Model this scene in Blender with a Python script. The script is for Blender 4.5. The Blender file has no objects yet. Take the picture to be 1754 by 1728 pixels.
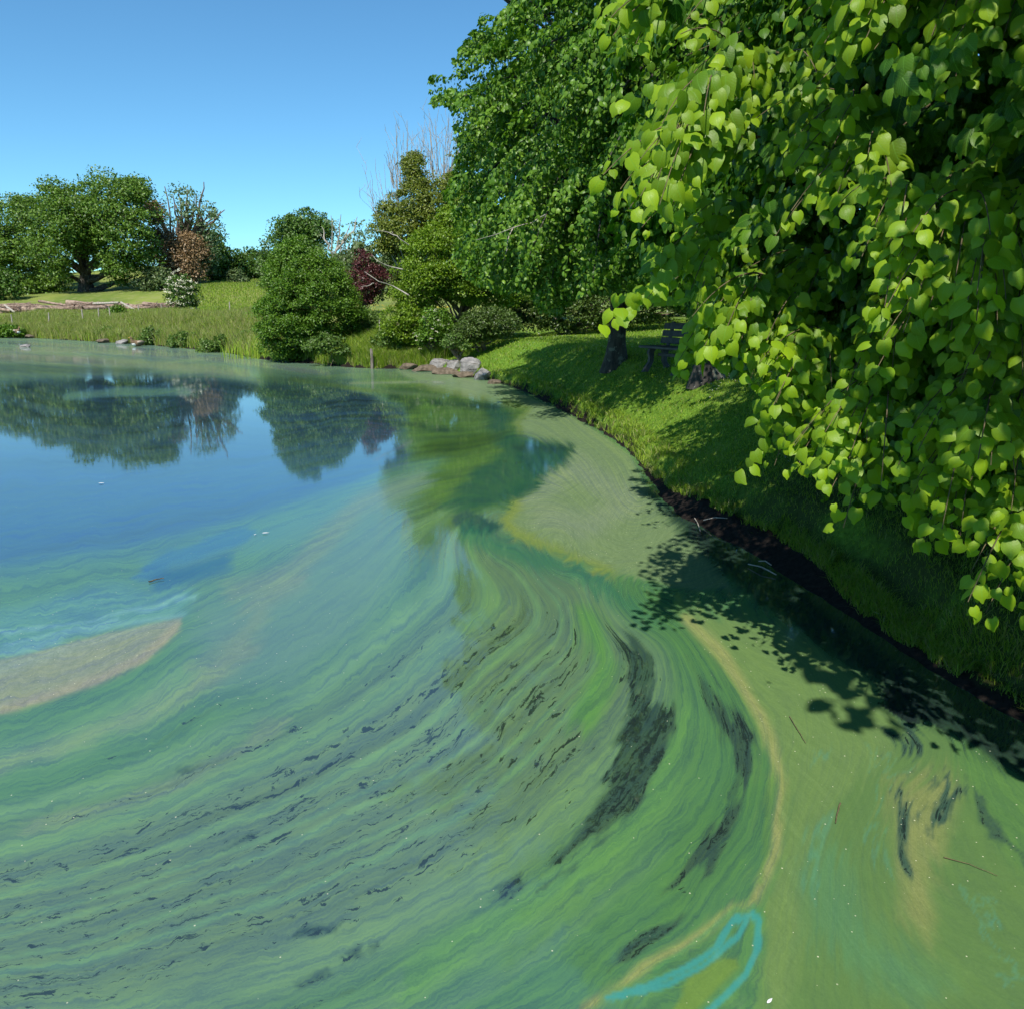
import bpy, bmesh, math, random
import numpy as np
from mathutils import Vector, Matrix
R = math.radians
rng = np.random.default_rng(7)
random.seed(7)
S = bpy.context.scene
COL = S.collection

# ------------------------------------------------------------------ camera, sky, sun, exposure
PW, PH, F = 1754.0, 1728.0, 1364.0            # the photograph's size and focal length in its own pixels
CAMZ, PITCH = 2.2, R(13.8)
cam = bpy.data.cameras.new("camera"); camo = bpy.data.objects.new("camera", cam); COL.objects.link(camo)
camo.location = (0, 0, CAMZ); camo.rotation_euler = (R(90) - PITCH, 0, 0)
cam.sensor_fit = 'HORIZONTAL'; cam.sensor_width = 36.0; cam.lens = 36.0 * F / PW
cam.clip_start = 0.05; cam.clip_end = 3000
S.camera = camo
SUN_EL, SUN_AZ = R(50), R(195)                # azimuth clockwise from +Y: behind the camera, a little left
w = bpy.data.worlds.new("World"); S.world = w; w.use_nodes = True
nt = w.node_tree; bg = nt.nodes["Background"]
sky = nt.nodes.new("ShaderNodeTexSky"); sky.sky_type = 'NISHITA'; sky.sun_disc = False
sky.sun_elevation = SUN_EL; sky.sun_rotation = SUN_AZ
sky.air_density = 1.0; sky.dust_density = 0.0; sky.ozone_density = 1.6; sky.altitude = 1200
skm = nt.nodes.new("ShaderNodeMix"); skm.data_type = 'RGBA'; skm.blend_type = 'MULTIPLY'; skm.inputs[0].default_value = 1.0
skm.inputs[7].default_value = (.56, .98, 1.12, 1)
nt.links.new(sky.outputs[0], skm.inputs[6]); nt.links.new(skm.outputs[2], bg.inputs[0]); bg.inputs[1].default_value = 0.115
sl = bpy.data.lights.new("sun", 'SUN'); so = bpy.data.objects.new("sun", sl); COL.objects.link(so)
sl.energy = 4.9; sl.angle = R(0.53); sl.color = (1.0, 0.95, 0.86)
sd = Vector((math.sin(SUN_AZ) * math.cos(SUN_EL), math.cos(SUN_AZ) * math.cos(SUN_EL), math.sin(SUN_EL)))
so.rotation_euler = sd.to_track_quat('Z', 'Y').to_euler(); so.location = (0, -5, 30)
S.view_settings.view_transform = 'Standard'; S.view_settings.look = 'None'
S.view_settings.exposure = 0.35; S.view_settings.gamma = 1.0
S.cycles.use_adaptive_sampling = True; S.cycles.adaptive_threshold = 0.02
S.cycles.max_bounces = 6; S.cycles.diffuse_bounces = 3; S.cycles.glossy_bounces = 3; S.cycles.transmission_bounces = 4
S.cycles.caustics_reflective = False; S.cycles.caustics_refractive = False

# ------------------------------------------------------------------ helpers
def ray(px, py):
    c, s = math.cos(PITCH), math.sin(PITCH)
    x = (np.asarray(px, float) - PW / 2) / F; u = (PH / 2 - np.asarray(py, float)) / F
    return np.stack([x, c + u * s, -s + u * c], -1)
def at(px, py, Y):                              # world point seen there at ground distance Y
    r = ray(px, py); k = np.asarray(Y) / r[..., 1]
    return np.array([0, 0, CAMZ]) + r * k[..., None]
def onz(px, py, z=0.0):
    r = ray(px, py); k = (z - CAMZ) / r[..., 2]
    return np.array([0, 0, CAMZ]) + r * k[..., None]
def proj(P):
    c, s = math.cos(PITCH), math.sin(PITCH)
    x = P[..., 0]; y = P[..., 1]; z = P[..., 2] - CAMZ
    dep = np.maximum(y * c - z * s, 0.02); up = y * s + z * c
    return PW / 2 + F * x / dep, PH / 2 - F * up / dep
def inpoly(px, py, poly):
    poly = np.asarray(poly, float); ins = np.zeros(np.shape(px), bool); n = len(poly)
    for i in range(n):
        x1, y1 = poly[i]; x2, y2 = poly[(i + 1) % n]
        if y1 == y2: continue
        c = ((y1 > py) != (y2 > py)) & (px < (x2 - x1) * (py - y1) / (y2 - y1) + x1)
        ins ^= c
    return ins
def segdist(X, Y, pts, closed=False):
    pts = np.asarray(pts, float); n = len(pts); d = np.full(np.shape(X), 1e9)
    for i in range(n if closed else n - 1):
        a = pts[i]; b = pts[(i + 1) % n]; ab = b - a; L = max(ab @ ab, 1e-9)
        t = np.clip(((X - a[0]) * ab[0] + (Y - a[1]) * ab[1]) / L, 0, 1)
        d = np.minimum(d, np.hypot(X - a[0] - t * ab[0], Y - a[1] - t * ab[1]))
    return d
def nrm(v): return v / np.maximum(np.linalg.norm(v, axis=-1, keepdims=True), 1e-9)
def sst(x, a, b):
    t = np.clip((x - a) / (b - a), 0, 1); return t * t * (3 - 2 * t)
def bil(G, x, y):                               # bilinear sample of a raster at fractional cells
    h, w_ = G.shape[:2]; x = np.clip(x, 0, w_ - 1.001); y = np.clip(y, 0, h - 1.001)
    i = x.astype(int); j = y.astype(int); fx = x - i; fy = y - j
    if G.ndim == 3: fx = fx[..., None]; fy = fy[..., None]
    return (G[j, i] * (1 - fx) + G[j, i + 1] * fx) * (1 - fy) + (G[j + 1, i] * (1 - fx) + G[j + 1, i + 1] * fx) * fy
_ng = np.random.default_rng(3).random((256, 256))
def vnoise(x, y, sc=1.0, oct=4, seed=0):        # value noise, about -1..1
    o = np.zeros(np.shape(x)); a = 1.0; tot = 0
    for k in range(oct):
        xx = x / sc * 2 ** k + 37.1 * k + seed * 11.3; yy = y / sc * 2 ** k + 17.7 * k + seed * 7.9
        i = np.floor(xx).astype(int); j = np.floor(yy).astype(int); fx = xx - i; fy = yy - j
        fx = fx * fx * (3 - 2 * fx); fy = fy * fy * (3 - 2 * fy)
        g = lambda a_, b_: _ng[b_ % 256, a_ % 256]
        o += a * ((g(i, j) * (1 - fx) + g(i + 1, j) * fx) * (1 - fy) + (g(i, j + 1) * (1 - fx) + g(i + 1, j + 1) * fx) * fy)
        tot += a; a *= 0.5
    return o / tot * 2 - 1
def tag(o, label=None, cat=None, group=None, kind=None):
    for k, v in (("label", label), ("category", cat), ("group", group), ("kind", kind)):
        if v: o[k] = v
    return o
def link(name, me, mat=None, parent=None):
    o = bpy.data.objects.new(name, me); COL.objects.link(o)
    if mat is not None: me.materials.append(mat)
    if parent is not None: o.parent = parent
    return o
def empty(name, loc, rz=0, label=None, cat=None, group=None):
    o = bpy.data.objects.new(name, None); COL.objects.link(o)
    o.location = tuple(float(v) for v in loc); o.rotation_euler = (0, 0, rz); o.empty_display_size = 0.2
    return tag(o, label, cat, group)
def npmesh(name, V, Fc, mat=None, parent=None, attrs=None, uv=None, smooth=True, origin=None):
    V = np.asarray(V, np.float32).reshape(-1, 3).copy(); Fc = np.asarray(Fc, np.int32)
    if parent is not None and origin is None:
        V -= np.array(parent.location, np.float32)
    if origin is not None: V -= np.asarray(origin, np.float32)
    me = bpy.data.meshes.new(name); k = Fc.shape[1]; n = len(Fc)
    me.vertices.add(len(V)); me.vertices.foreach_set("co", V.ravel())
    me.loops.add(n * k); me.loops.foreach_set("vertex_index", Fc.ravel())
    me.polygons.add(n); me.polygons.foreach_set("loop_start", np.arange(0, n * k, k, dtype=np.int32))
    me.polygons.foreach_set("loop_total", np.full(n, k, np.int32))
    if smooth: me.polygons.foreach_set("use_smooth", np.ones(n, bool))
    me.update(calc_edges=True)
    for key, val in (attrs or {}).items():
        val = np.asarray(val, np.float32)
        if val.ndim == 1:
            a = me.attributes.new(key, 'FLOAT', 'POINT'); a.data.foreach_set("value", val)
        else:
            a = me.attributes.new(key, 'FLOAT_VECTOR', 'POINT'); a.data.foreach_set("vector", val.ravel())
    if uv is not None:
        l = me.uv_layers.new(name="UVMap"); l.data.foreach_set("uv", np.asarray(uv, np.float32)[Fc.ravel()].ravel())
    o = link(name, me, mat, parent)
    if origin is not None: o.location = tuple(float(v) for v in origin)
    return o
def tubes(paths, sides=5):                      # paths: list of (points[n,3], radii[n]) -> V,F
    Vs, Fs, off = [], [], 0
    an = np.linspace(0, 2 * np.pi, sides, endpoint=False); cs, sn = np.cos(an), np.sin(an)
    for P, r in paths:
        P = np.asarray(P, float); r = np.broadcast_to(np.asarray(r, float), (len(P),)); n = len(P)
        T = nrm(np.gradient(P, axis=0)); up = np.array([0, 0, 1.0]) if abs(T[:, 2]).mean() < .8 else np.array([1.0, 0, 0])
        A = nrm(np.cross(T, up)); B = np.cross(T, A)
        V = P[:, None] + r[:, None, None] * (A[:, None] * cs[None, :, None] + B[:, None] * sn[None, :, None])
        V = np.concatenate([V.reshape(-1, 3), P[-1:] + T[-1] * r[-1], P[:1]])
        i = np.arange(n - 1)[:, None] * sides; j = np.arange(sides)[None]; j2 = (j + 1) % sides
        q = np.stack([i + j, i + j2, i + sides + j2, i + sides + j], -1).reshape(-1, 4)
        e = n * sides; jj = np.arange(sides); jn = (jj + 1) % sides; b = (n - 1) * sides
        cap = np.stack([b + jj, b + jn, np.full(sides, e), np.full(sides, e)], -1)
        # caps as degenerate-free triangles are stored as quads through the tip and next vertex
        Fs.append(q + off); Vs.append(V[:e] if True else V); off += e
    return np.concatenate(Vs), np.concatenate(Fs)
def curve(a, b, c, n=8):                        # quadratic bezier
    t = np.linspace(0, 1, n)[:, None]; a, b, c = map(np.asarray, (a, b, c))
    return (1 - t) ** 2 * a + 2 * t * (1 - t) * b + t * t * c
def wobble(P, amp, seed=0):
    r = np.random.default_rng(seed); n = len(P); k = np.linspace(0, 1, n)[:, None] * (1 - np.linspace(0, 1, n)[:, None]) * 4
    return P + r.normal(0, amp, (n, 3)) * np.minimum(k * 2, 1)

# ------------------------------------------------------------------ materials
def lin(r, g, b): return tuple(((c / 255 + .055) / 1.055) ** 2.4 if c > 10.3 else c / 255 / 12.92 for c in (r, g, b))
class NT:
    def __init__(s, name):
        s.m = bpy.data.materials.new(name); s.m.use_nodes = True; s.t = s.m.node_tree; s.n = s.t.nodes
        s.b = s.n["Principled BSDF"]; s.out = s.n["Material Output"]
    def node(s, ty, **kw):
        n = s.n.new(ty)
        for k, v in kw.items(): setattr(n, k, v)
        return n
    def L(s, a, b): s.t.links.new(a, b)
    def inp(s, sock, v):
        if hasattr(v, 'is_output') or isinstance(v, bpy.types.NodeSocket): s.L(v, sock)
        elif v is not None: sock.default_value = v
    def math(s, op, a, b=None, c=None, clamp=False):
        n = s.node("ShaderNodeMath", operation=op, use_clamp=clamp)
        for i, v in enumerate((a, b, c)):
            if v is not None: s.inp(n.inputs[i], v)
        return n.outputs[0]
    def vmath(s, op, a, b=None):
        n = s.node("ShaderNodeVectorMath", operation=op); s.inp(n.inputs[0], a)
        if b is not None: s.inp(n.inputs[1], b)
        return n.outputs[0]
    def noise(s, vec, scale, detail=4, rough=.55, dist=0):
        n = s.node("ShaderNodeTexNoise"); s.inp(n.inputs["Vector"], vec)
        n.inputs["Scale"].default_value = scale; n.inputs["Detail"].default_value = detail
        n.inputs["Roughness"].default_value = rough; n.inputs["Distortion"].default_value = dist
        return n.outputs[0]
    def voro(s, vec, scale, feature='F1'):
        n = s.node("ShaderNodeTexVoronoi", feature=feature); s.inp(n.inputs["Vector"], vec); n.inputs["Scale"].default_value = scale
        return n
    def mix(s, f, a, b, blend='MIX'):
        n = s.node("ShaderNodeMix", data_type='RGBA', blend_type=blend); s.inp(n.inputs[0], f)
        s.inp(n.inputs[6], a if not isinstance(a, tuple) else (*a[:3], 1)); s.inp(n.inputs[7], b if not isinstance(b, tuple) else (*b[:3], 1))
        return n.outputs[2]
    def ramp(s, f, stops):
        n = s.node("ShaderNodeValToRGB"); s.inp(n.inputs[0], f); e = n.color_ramp.elements
        while len(e) < len(stops): e.new(.5)
        for i, (p, c) in enumerate(stops): e[i].position = p; e[i].color = (*c, 1)
        return n.outputs[0]
    def step(s, x, a, b):
        n = s.node("ShaderNodeMapRange", interpolation_type='SMOOTHSTEP'); s.inp(n.inputs[0], x)
        s.inp(n.inputs[1], a); s.inp(n.inputs[2], b); return n.outputs[0]
    def attr(s, name):
        n = s.node("ShaderNodeAttribute", attribute_name=name); return n
    def coord(s): return s.node("ShaderNodeTexCoord").outputs["Object"]
    def pos(s): return s.node("ShaderNodeNewGeometry").outputs["Position"]
    def bump(s, h, strength=.3, dist=.02):
        n = s.node("ShaderNodeBump"); s.inp(n.inputs["Height"], h); n.inputs["Strength"].default_value = strength
        n.inputs["Distance"].default_value = dist; s.L(n.outputs[0], s.b.inputs["Normal"]); return n

def leafmat(name, dark, light, young=None, rough=.42, spec=.4, transl=.35, veins=False, tcol=None):
    t = NT(name); r = t.attr("rnd").outputs["Fac"]
    c = t.mix(r, dark, light)
    if young:
        c = t.mix(t.attr("young").outputs["Fac"], c, young)
    if veins:
        uv = t.node("ShaderNodeUVMap", uv_map="UVMap"); sp = t.node("ShaderNodeSeparateXYZ"); t.L(uv.outputs[0], sp.inputs[0])
        ax = t.math('ABSOLUTE', sp.outputs[0])
        rib = t.math('SUBTRACT', 1.0, t.step(ax, .008, .03))
        ph = t.math('MULTIPLY', t.math('SUBTRACT', sp.outputs[1], t.math('MULTIPLY', ax, .75)), 44.0)
        side = t.step(t.math('SINE', ph), .80, .99)
        vn = t.math('MAXIMUM', rib, t.math('MULTIPLY', side, .55))
        c = t.mix(t.math('MULTIPLY', vn, .5), c, tuple(min(1, v * 1.8 + .03) for v in light))
        t.bump(t.math('SUBTRACT', t.noise(uv.outputs[0], 9, 2), t.math('MULTIPLY', vn, .55)), .3, .003)
    t.L(c, t.b.inputs["Base Color"]); t.b.inputs["Roughness"].default_value = rough
    t.b.inputs["Specular IOR Level"].default_value = spec
    tr = t.node("ShaderNodeBsdfTranslucent")
    tc = t.mix(1.0, c, tcol or (1.25, 1.35, .55), 'MULTIPLY'); t.L(tc, tr.inputs[0])
    mx = t.node("ShaderNodeMixShader"); mx.inputs[0].default_value = transl
    t.L(t.b.outputs[0], mx.inputs[1]); t.L(tr.outputs[0], mx.inputs[2]); t.L(mx.outputs[0], t.out.inputs[0])
    return t.m
def barkmat(name, a, b, scale=6, lichen=None):
    t = NT(name); co = t.coord(); v = t.node("ShaderNodeMapping"); t.L(co, v.inputs[0]); v.inputs["Scale"].default_value = (1, 1, .25)
    n = t.noise(v.outputs[0], scale, 8, .65); c = t.mix(t.step(n, .35, .65), a, b)
    if lichen: c = t.mix(t.step(t.noise(co, 5, 5), .56, .62), c, lichen)
    t.L(c, t.b.inputs["Base Color"]); t.b.inputs["Roughness"].default_value = .9
    t.bump(n, .8, .03); return t.m
M = {}
M['lime_near'] = leafmat("lime_leaf_near", (.022, .085, .006), (.085, .205, .012), (.30, .44, .014), rough=.43, spec=.32, transl=.42, veins=True)
M['lime_mid'] = leafmat("lime_leaf_mid", (.045, .125, .012), (.15, .29, .028), (.25, .39, .03), rough=.42, spec=.35, transl=.35)
M['bark_dark'] = barkmat("bark_dark", (.022, .019, .016), (.07, .06, .05), 9, (.13, .14, .11))
M['bark_brown'] = barkmat("bark_brown", (.10, .07, .05), (.22, .17, .12), 10)
M['bark_pale'] = barkmat("bark_pale", (.25, .22, .18), (.42, .38, .32), 10)
M['twig'] = barkmat("twig_bark", (.08, .06, .03), (.17, .13, .06), 20)
def simple(name, c1, c2, scale=8, rough=.8, bump=.3, dist=.01, spec=.3):
    t = NT(name); n = t.noise(t.coord(), scale, 7, .6); t.L(t.mix(t.step(n, .3, .7), c1, c2), t.b.inputs["Base Color"])
    t.b.inputs["Roughness"].default_value = rough; t.b.inputs["Specular IOR Level"].default_value = spec
    t.bump(n, bump, dist); return t.m

# ------------------------------------------------------------------ shoreline and terrain
shore_px = [(1900, 1330), (1754, 1240), (1640, 1175), (1560, 1125), (1480, 1072), (1380, 1005), (1290, 950), (1215, 912), (1160, 880), (1128, 852),
            (1108, 815), (1080, 778), (1050, 752), (1005, 727), (965, 703), (925, 683), (885, 666), (850, 655), (815, 648), (780, 640), (735, 634),
            (690, 632), (640, 632), (590, 629), (545, 624), (500, 621), (450, 616), (400, 607), (350, 600), (300, 596), (250, 591), (200, 588),
            (150, 585), (100, 582), (50, 579.5), (0, 578), (-80, 577), (-250, 576)]
SH = [tuple(onz(*p)[:2]) for p in shore_px]
SHORE = SH + [(-70, 58), (-90, 30), (-70, 0), (-30, -2.5), (-10, -2.2), (-3, -0.6), (0, .55), (1.5, .75), (2.6, .9), (3.2, 1.6)]
def zin_pts():
    L = [((1140, 632), 15.6), ((1057, 609), 18), ((1210, 650), 13.6), ((930, 573), 29), ((1180, 546), 38), ((860, 586), 29.5), ((1250, 540), 45),
         ((790, 594), 30), ((730, 596), 31), ((650, 575), 36), ((500, 575), 40), ((640, 535), 48), ((560, 530), 60), ((400, 560), 52),
         ((0, 560), 68), ((150, 556), 68), ((300, 550), 66), ((400, 545), 64),
         ((0, 540), 84), ((150, 537), 84), ((290, 535), 84), ((400, 530), 84),
         ((0, 517), 106), ((150, 511), 108), ((300, 500), 110), ((400, 500), 108), ((450, 492), 135), ((300, 488), 140), ((600, 480), 130), ((100, 500), 140),
         ((-400, 515), 110), ((-400, 545), 78)]
    P = [at(p[0], p[1], d) for p, d in L]
    P += [np.array(v, float) for v in ((5, 5, 1.0), (8, 3, 1.3), (4, 1.5, .6), (9, 9, 1.5), (6, 11, 1.2), (0, -3, .9), (-20, -8, 1.2), (10, 20, 1.6), (30, 30, 3), (30, 80, 6), (10, 130, 7),
          (60, 140, 9), (-60, 260, 9), (0, 260, 9.5), (80, 260, 10), (-120, 150, 7), (-100, 50, 3), (-130, 260, 9), (60, 5, 3), (-60, -20, 2), (40, -15, 2))]
    return np.array(P)
ZP = zin_pts()
def zinland(x, y):
    num = np.zeros(np.shape(x)); den = np.zeros(np.shape(x)); s = 3 + .12 * np.maximum(y, 0)
    for p in ZP:
        d2 = ((x - p[0]) ** 2 + (y - p[1]) ** 2) / (s * s); wgt = 1 / (d2 ** 1.6 + .02)
        num += wgt * p[2]; den += wgt
    return num / den
def shoredist(x, y):
    d = segdist(x, y, SHORE, True); return np.where(inpoly(x, y, SHORE), -d, d)
def ground(x, y):
    x = np.asarray(x, float); y = np.asarray(y, float)
    d = shoredist(x, y) + (.05 * vnoise(x, y, .5, 3) + .04 * vnoise(x, y, .16, 2, 9)) * np.clip(y / 8, .4, 3)
    zi = zinland(x, y); mud = sst(y, 11, 8.5) * sst(x, .5, 1.5) * (.35 + .65 * sst(y, 4.6, 6.2))      # muddy foot of the near bank
    lip = .24 + .16 * sst(y, 10, 6)
    foot = .05 + .30 * mud
    zl = np.where(d < foot, .12 * np.clip(d, 0, None) / foot * (.3 + mud), 0) + (lip) * sst(d, foot, foot + .1 + .25 * mud + .004 * y) \
        + (zi - lip) * sst(d, .1, 1.75 + 1.5 * sst(y, 12.5, 8) + .09 * np.maximum(y - 20, 0)) * .999
    zl += 3.0 * sst(y, 92, 140) + .03 * vnoise(x, y, 2.2, 3) * sst(d, .3, 2) + .25 * vnoise(x, y, 14, 2, 5) * sst(y, 50, 90)
    return np.where(d > 0, zl, np.maximum(d * .8, -.8))
def gz(x, y): return float(ground(np.array([x]), np.array([y]))[0])

rows = np.concatenate([np.linspace(-12, 1.0, 30, endpoint=False), np.geomspace(1.0, 420, 620)])
tt = np.concatenate([np.linspace(-3.2, -.9, 60, endpoint=False), np.linspace(-.9, 1.1, 560, endpoint=False), np.linspace(1.1, 3.2, 60)])
YY, TT = np.meshgrid(rows, tt, indexing='ij'); XX = TT * (np.maximum(YY, 0) + 6.0)
XX = np.where(YY < 60, XX * (1 - 0) , XX)
ZZ = ground(XX, YY)
nr, nc = XX.shape
qi = (np.arange(nr - 1)[:, None] * nc + np.arange(nc - 1)[None]).ravel()
Q = np.stack([qi, qi + 1, qi + nc + 1, qi + nc], -1)
DD = shoredist(XX, YY)

t = NT("ground_turf"); P_ = t.pos(); dsh = t.attr("shore").outputs["Fac"]; far = t.attr("far").outputs["Fac"]
n1 = t.noise(P_, 1.3, 6, .6); n2 = t.noise(P_, 22, 5, .6); n3 = t.noise(P_, .12, 4)
lawn = t.mix(t.step(n2, .35, .68), (.07, .14, .012), (.14, .25, .026)); lawn = t.mix(t.step(n1, .5, .72), lawn, (.20, .28, .045))
mead = t.mix(t.step(n3, .35, .65), (.11, .165, .03), (.21, .25, .05)); mead = t.mix(t.step(n1, .45, .75), mead, (.23, .24, .09))
g = t.mix(far, lawn, mead)
soil = t.mix(t.step(n2, .35, .65), (.008, .006, .005), (.020, .015, .012)); soil = t.mix(t.step(n1, .6, .75), soil, (.045, .028, .018))
edge = t.math('ADD', dsh, t.math('MULTIPLY', t.math('SUBTRACT', n1, .5), .3))
shade_soil = t.math('MULTIPLY', t.attr('bare').outputs['Fac'], t.step(n1, .30, .55)); g = t.mix(t.math('MULTIPLY', shade_soil, .8), g, (.030, .032, .014))  # sparse turf and bare soil, darkened to deepen the tree's shade
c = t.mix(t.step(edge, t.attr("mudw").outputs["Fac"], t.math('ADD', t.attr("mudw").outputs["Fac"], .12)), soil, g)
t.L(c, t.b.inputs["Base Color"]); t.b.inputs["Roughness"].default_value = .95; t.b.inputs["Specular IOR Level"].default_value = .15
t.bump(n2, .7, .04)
mudw = .08 + .22 * sst(YY, 11, 8) * sst(XX, .5, 1.5) * sst(YY, 5.2, 7)
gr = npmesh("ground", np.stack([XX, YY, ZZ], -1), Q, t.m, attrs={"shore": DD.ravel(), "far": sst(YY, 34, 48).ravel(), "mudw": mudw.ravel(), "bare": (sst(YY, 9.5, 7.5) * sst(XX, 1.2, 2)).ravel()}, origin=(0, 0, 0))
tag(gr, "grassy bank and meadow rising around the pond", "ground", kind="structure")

# ------------------------------------------------------------------ pond surface: flow of the algae scum
X0, Y0, STEP = -700, 540, 2.0
RW, RH = int(3300 / STEP), int(1900 / STEP)
flow = [  # (v, u start, streamline drawn along the scum)
 (-6, 0, [(-600, 588), (0, 596), (300, 612), (500, 630), (700, 645)]), (-5, 0, [(-600, 620), (0, 622), (350, 640), (700, 658), (850, 668)]),
 (-4, 0, [(-600, 665), (0, 665), (350, 672), (700, 690), (850, 700)]), (-3, 0, [(-600, 760), (0, 740), (350, 735), (600, 725), (820, 725)]),
 (-2, 0, [(-600, 880), (0, 850), (300, 815), (600, 765), (820, 748)]), (-1, 0, [(-600, 990), (0, 935), (200, 905), (430, 865), (680, 795), (850, 765)]),
 (0, 0, [(-600, 1100), (0, 1010), (150, 980), (300, 945), (450, 895), (640, 845), (800, 805), (900, 775)]),
 (1, 0, [(-600, 1180), (0, 1110), (150, 1085), (300, 1050), (430, 985), (560, 915), (690, 850), (830, 810)]),
 (2, 0, [(-600, 1330), (0, 1225), (180, 1165), (310, 1080), (440, 1030), (560, 970), (680, 880), (800, 840)]),
 (3, 0, [(-600, 1450), (0, 1325), (250, 1245), (470, 1140), (620, 1030), (710, 930), (790, 870)]),
 (4, 0, [(-600, 1530), (0, 1415), (200, 1360), (400, 1280), (600, 1175), (730, 1075), (800, 960), (830, 890)]),
 (5, 0, [(-600, 1600), (0, 1505), (250, 1440), (500, 1335), (700, 1225), (820, 1110), (880, 1000), (880, 920)]),
 (6, 0, [(-600, 1680), (0, 1585), (300, 1495), (600, 1375), (800, 1255), (920, 1130), (965, 1020), (930, 945)]),
 (7, 0, [(-600, 1770), (0, 1655), (300, 1580), (600, 1470), (850, 1335), (980, 1200), (1025, 1080), (985, 980)]),
 (8, 0, [(-600, 1860), (0, 1735), (300, 1680), (600, 1580), (850, 1440), (1000, 1310), (1085, 1190), (1085, 1090), (1030, 1000)]),
 (9, 2.2, [(250, 1800), (600, 1685), (850, 1545), (1000, 1425), (1120, 1300), (1165, 1190), (1140, 1090), (1070, 1005)]),
 (10, 4.5, [(500, 1840), (800, 1690), (1000, 1555), (1150, 1425), (1230, 1300), (1215, 1190), (1150, 1080), (1075, 995)]),
 (11, 6.5, [(750, 1850), (1000, 1690), (1150, 1570), (1265, 1430), (1300, 1300), (1270, 1200), (1195, 1090), (1070, 985)]),
 (12, 8.5, [(950, 1850), (1100, 1700), (1275, 1545), (1335, 1420), (1345, 1300), (1300, 1180), (1225, 1080), (1100, 985), (950, 930), (870, 895)]),
 (13.2, 10.5, [(1390, 1850), (1375, 1728), (1385, 1600), (1395, 1480), (1430, 1370), (1450, 1250), (1400, 1130), (1250, 1020)]),
 (14.4, 11, [(1480, 1850), (1450, 1720), (1440, 1600), (1450, 1470), (1500, 1370), (1540, 1260)]),
 (15.4, 12, [(1650, 1850), (1570, 1700), (1510, 1560), (1500, 1440), (1530, 1340), (1600, 1270)]),
 (16.4, 13, [(1900, 1800), (1754, 1690), (1620, 1590), (1560, 1460), (1560, 1370), (1620, 1300)]),
 (17.4, 14, [(1900, 1640), (1754, 1530), (1690, 1440), (1650, 1360), (1640, 1290)]),
 (18.4, 15, [(2000, 1560), (1800, 1420), (1700, 1300), (1600, 1210), (1450, 1110)]),
 (-4.6, 8.5, [(700, 640), (800, 655), (900, 690), (1000, 745), (1070, 800), (1100, 860)]),
 (-2.5, 10, [(870, 720), (930, 735), (1000, 790), (1040, 850)]), (-.5, 11, [(880, 870), (960, 830), (1000, 870), (1080, 930)]),
]
cp, cv, cu = [], [], []
for v, u0, pl in flow:
    pl = np.array(pl, float); seg = np.hypot(*np.diff(pl, axis=0).T); cum = np.concatenate([[0], np.cumsum(seg)])
    base = cum[1] if pl[0, 0] <= -600 else 0
    for p, s_ in zip(pl, cum): cp.append(p / 100); cv.append(v); cu.append(u0 + (s_ - base) / 100)
cp = np.array(cp); n = len(cp)
def tps(d): return np.where(d > 1e-9, d * d * np.log(d + 1e-12), 0)
K = tps(np.linalg.norm(cp[:, None] - cp[None], axis=-1)) + np.eye(n) * .15
Pm = np.concatenate([np.ones((n, 1)), cp], 1); A = np.block([[K, Pm], [Pm.T, np.zeros((3, 3))]])
W = np.linalg.solve(A, np.concatenate([np.stack([cu, cv], 1), np.zeros((3, 2))]))
cs_ = 8
gx, gy = np.meshgrid((X0 + np.arange(RW // cs_ + 2) * STEP * cs_) / 100, (Y0 + np.arange(RH // cs_ + 2) * STEP * cs_) / 100)
acc = W[n] + gx[..., None] * W[n + 1] + gy[..., None] * W[n + 2]
for i in range(n): acc = acc + tps(np.hypot(gx - cp[i, 0], gy - cp[i, 1]))[..., None] * W[i]
jj, ii = np.meshgrid(np.arange(RH), np.arange(RW), indexing='ij')
UV = bil(acc, ii / cs_, jj / cs_); U, Vv = UV[..., 0], UV[..., 1]
PX = X0 + ii * STEP; PY = Y0 + jj * STEP
# organic warp so drawn shapes get torn, flow-aligned edges
scl = np.clip((PY - 560) / 500, .12, 1.6)
gu = np.gradient(Vv)[1]; gv = np.gradient(Vv)[0]; gn = np.hypot(gu, gv) + 1e-9
tx, ty = -gv / gn, gu / gn
wn = vnoise(U, Vv * 3, .7, 5, 1); wt = vnoise(U, Vv * 3.5, .5, 5, 2)
WX = PX + scl * (13 * wn * gu / gn + 34 * wt * tx); WY = PY + scl * (13 * wn * gv / gn + 34 * wt * ty)
col = np.zeros((RH, RW, 3)); cov = np.ones((RH, RW)); hole = np.zeros((RH, RW)); spk = np.full((RH, RW), .25); stk = np.ones((RH, RW))
def A_(r, g, b, k=.63): return np.array(lin(r, g, b)) * k * np.array([1.16, 1.0, 1.20])
def lay(mask, c=None, cv_=None, ho=None, sp=None, st=None):
    global col, cov, hole, spk, stk
    if c is not None: col = col * (1 - mask[..., None]) + np.asarray(c) * mask[..., None]
    if cv_ is not None: cov = cov * (1 - mask) + cv_ * mask
    if ho is not None: hole = hole * (1 - mask) + ho * mask
    if sp is not None: spk = spk * (1 - mask) + sp * mask
    if st is not None: stk = stk * (1 - mask) + st * mask
def poly(p, soft=8, warp=1.0):
    X = PX + (WX - PX) * warp; Y = PY + (WY - PY) * warp
    d = segdist(X, Y, p, True); d = np.where(inpoly(X, Y, p), -d, d); return 1 - sst(d, -soft, soft)
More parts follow.
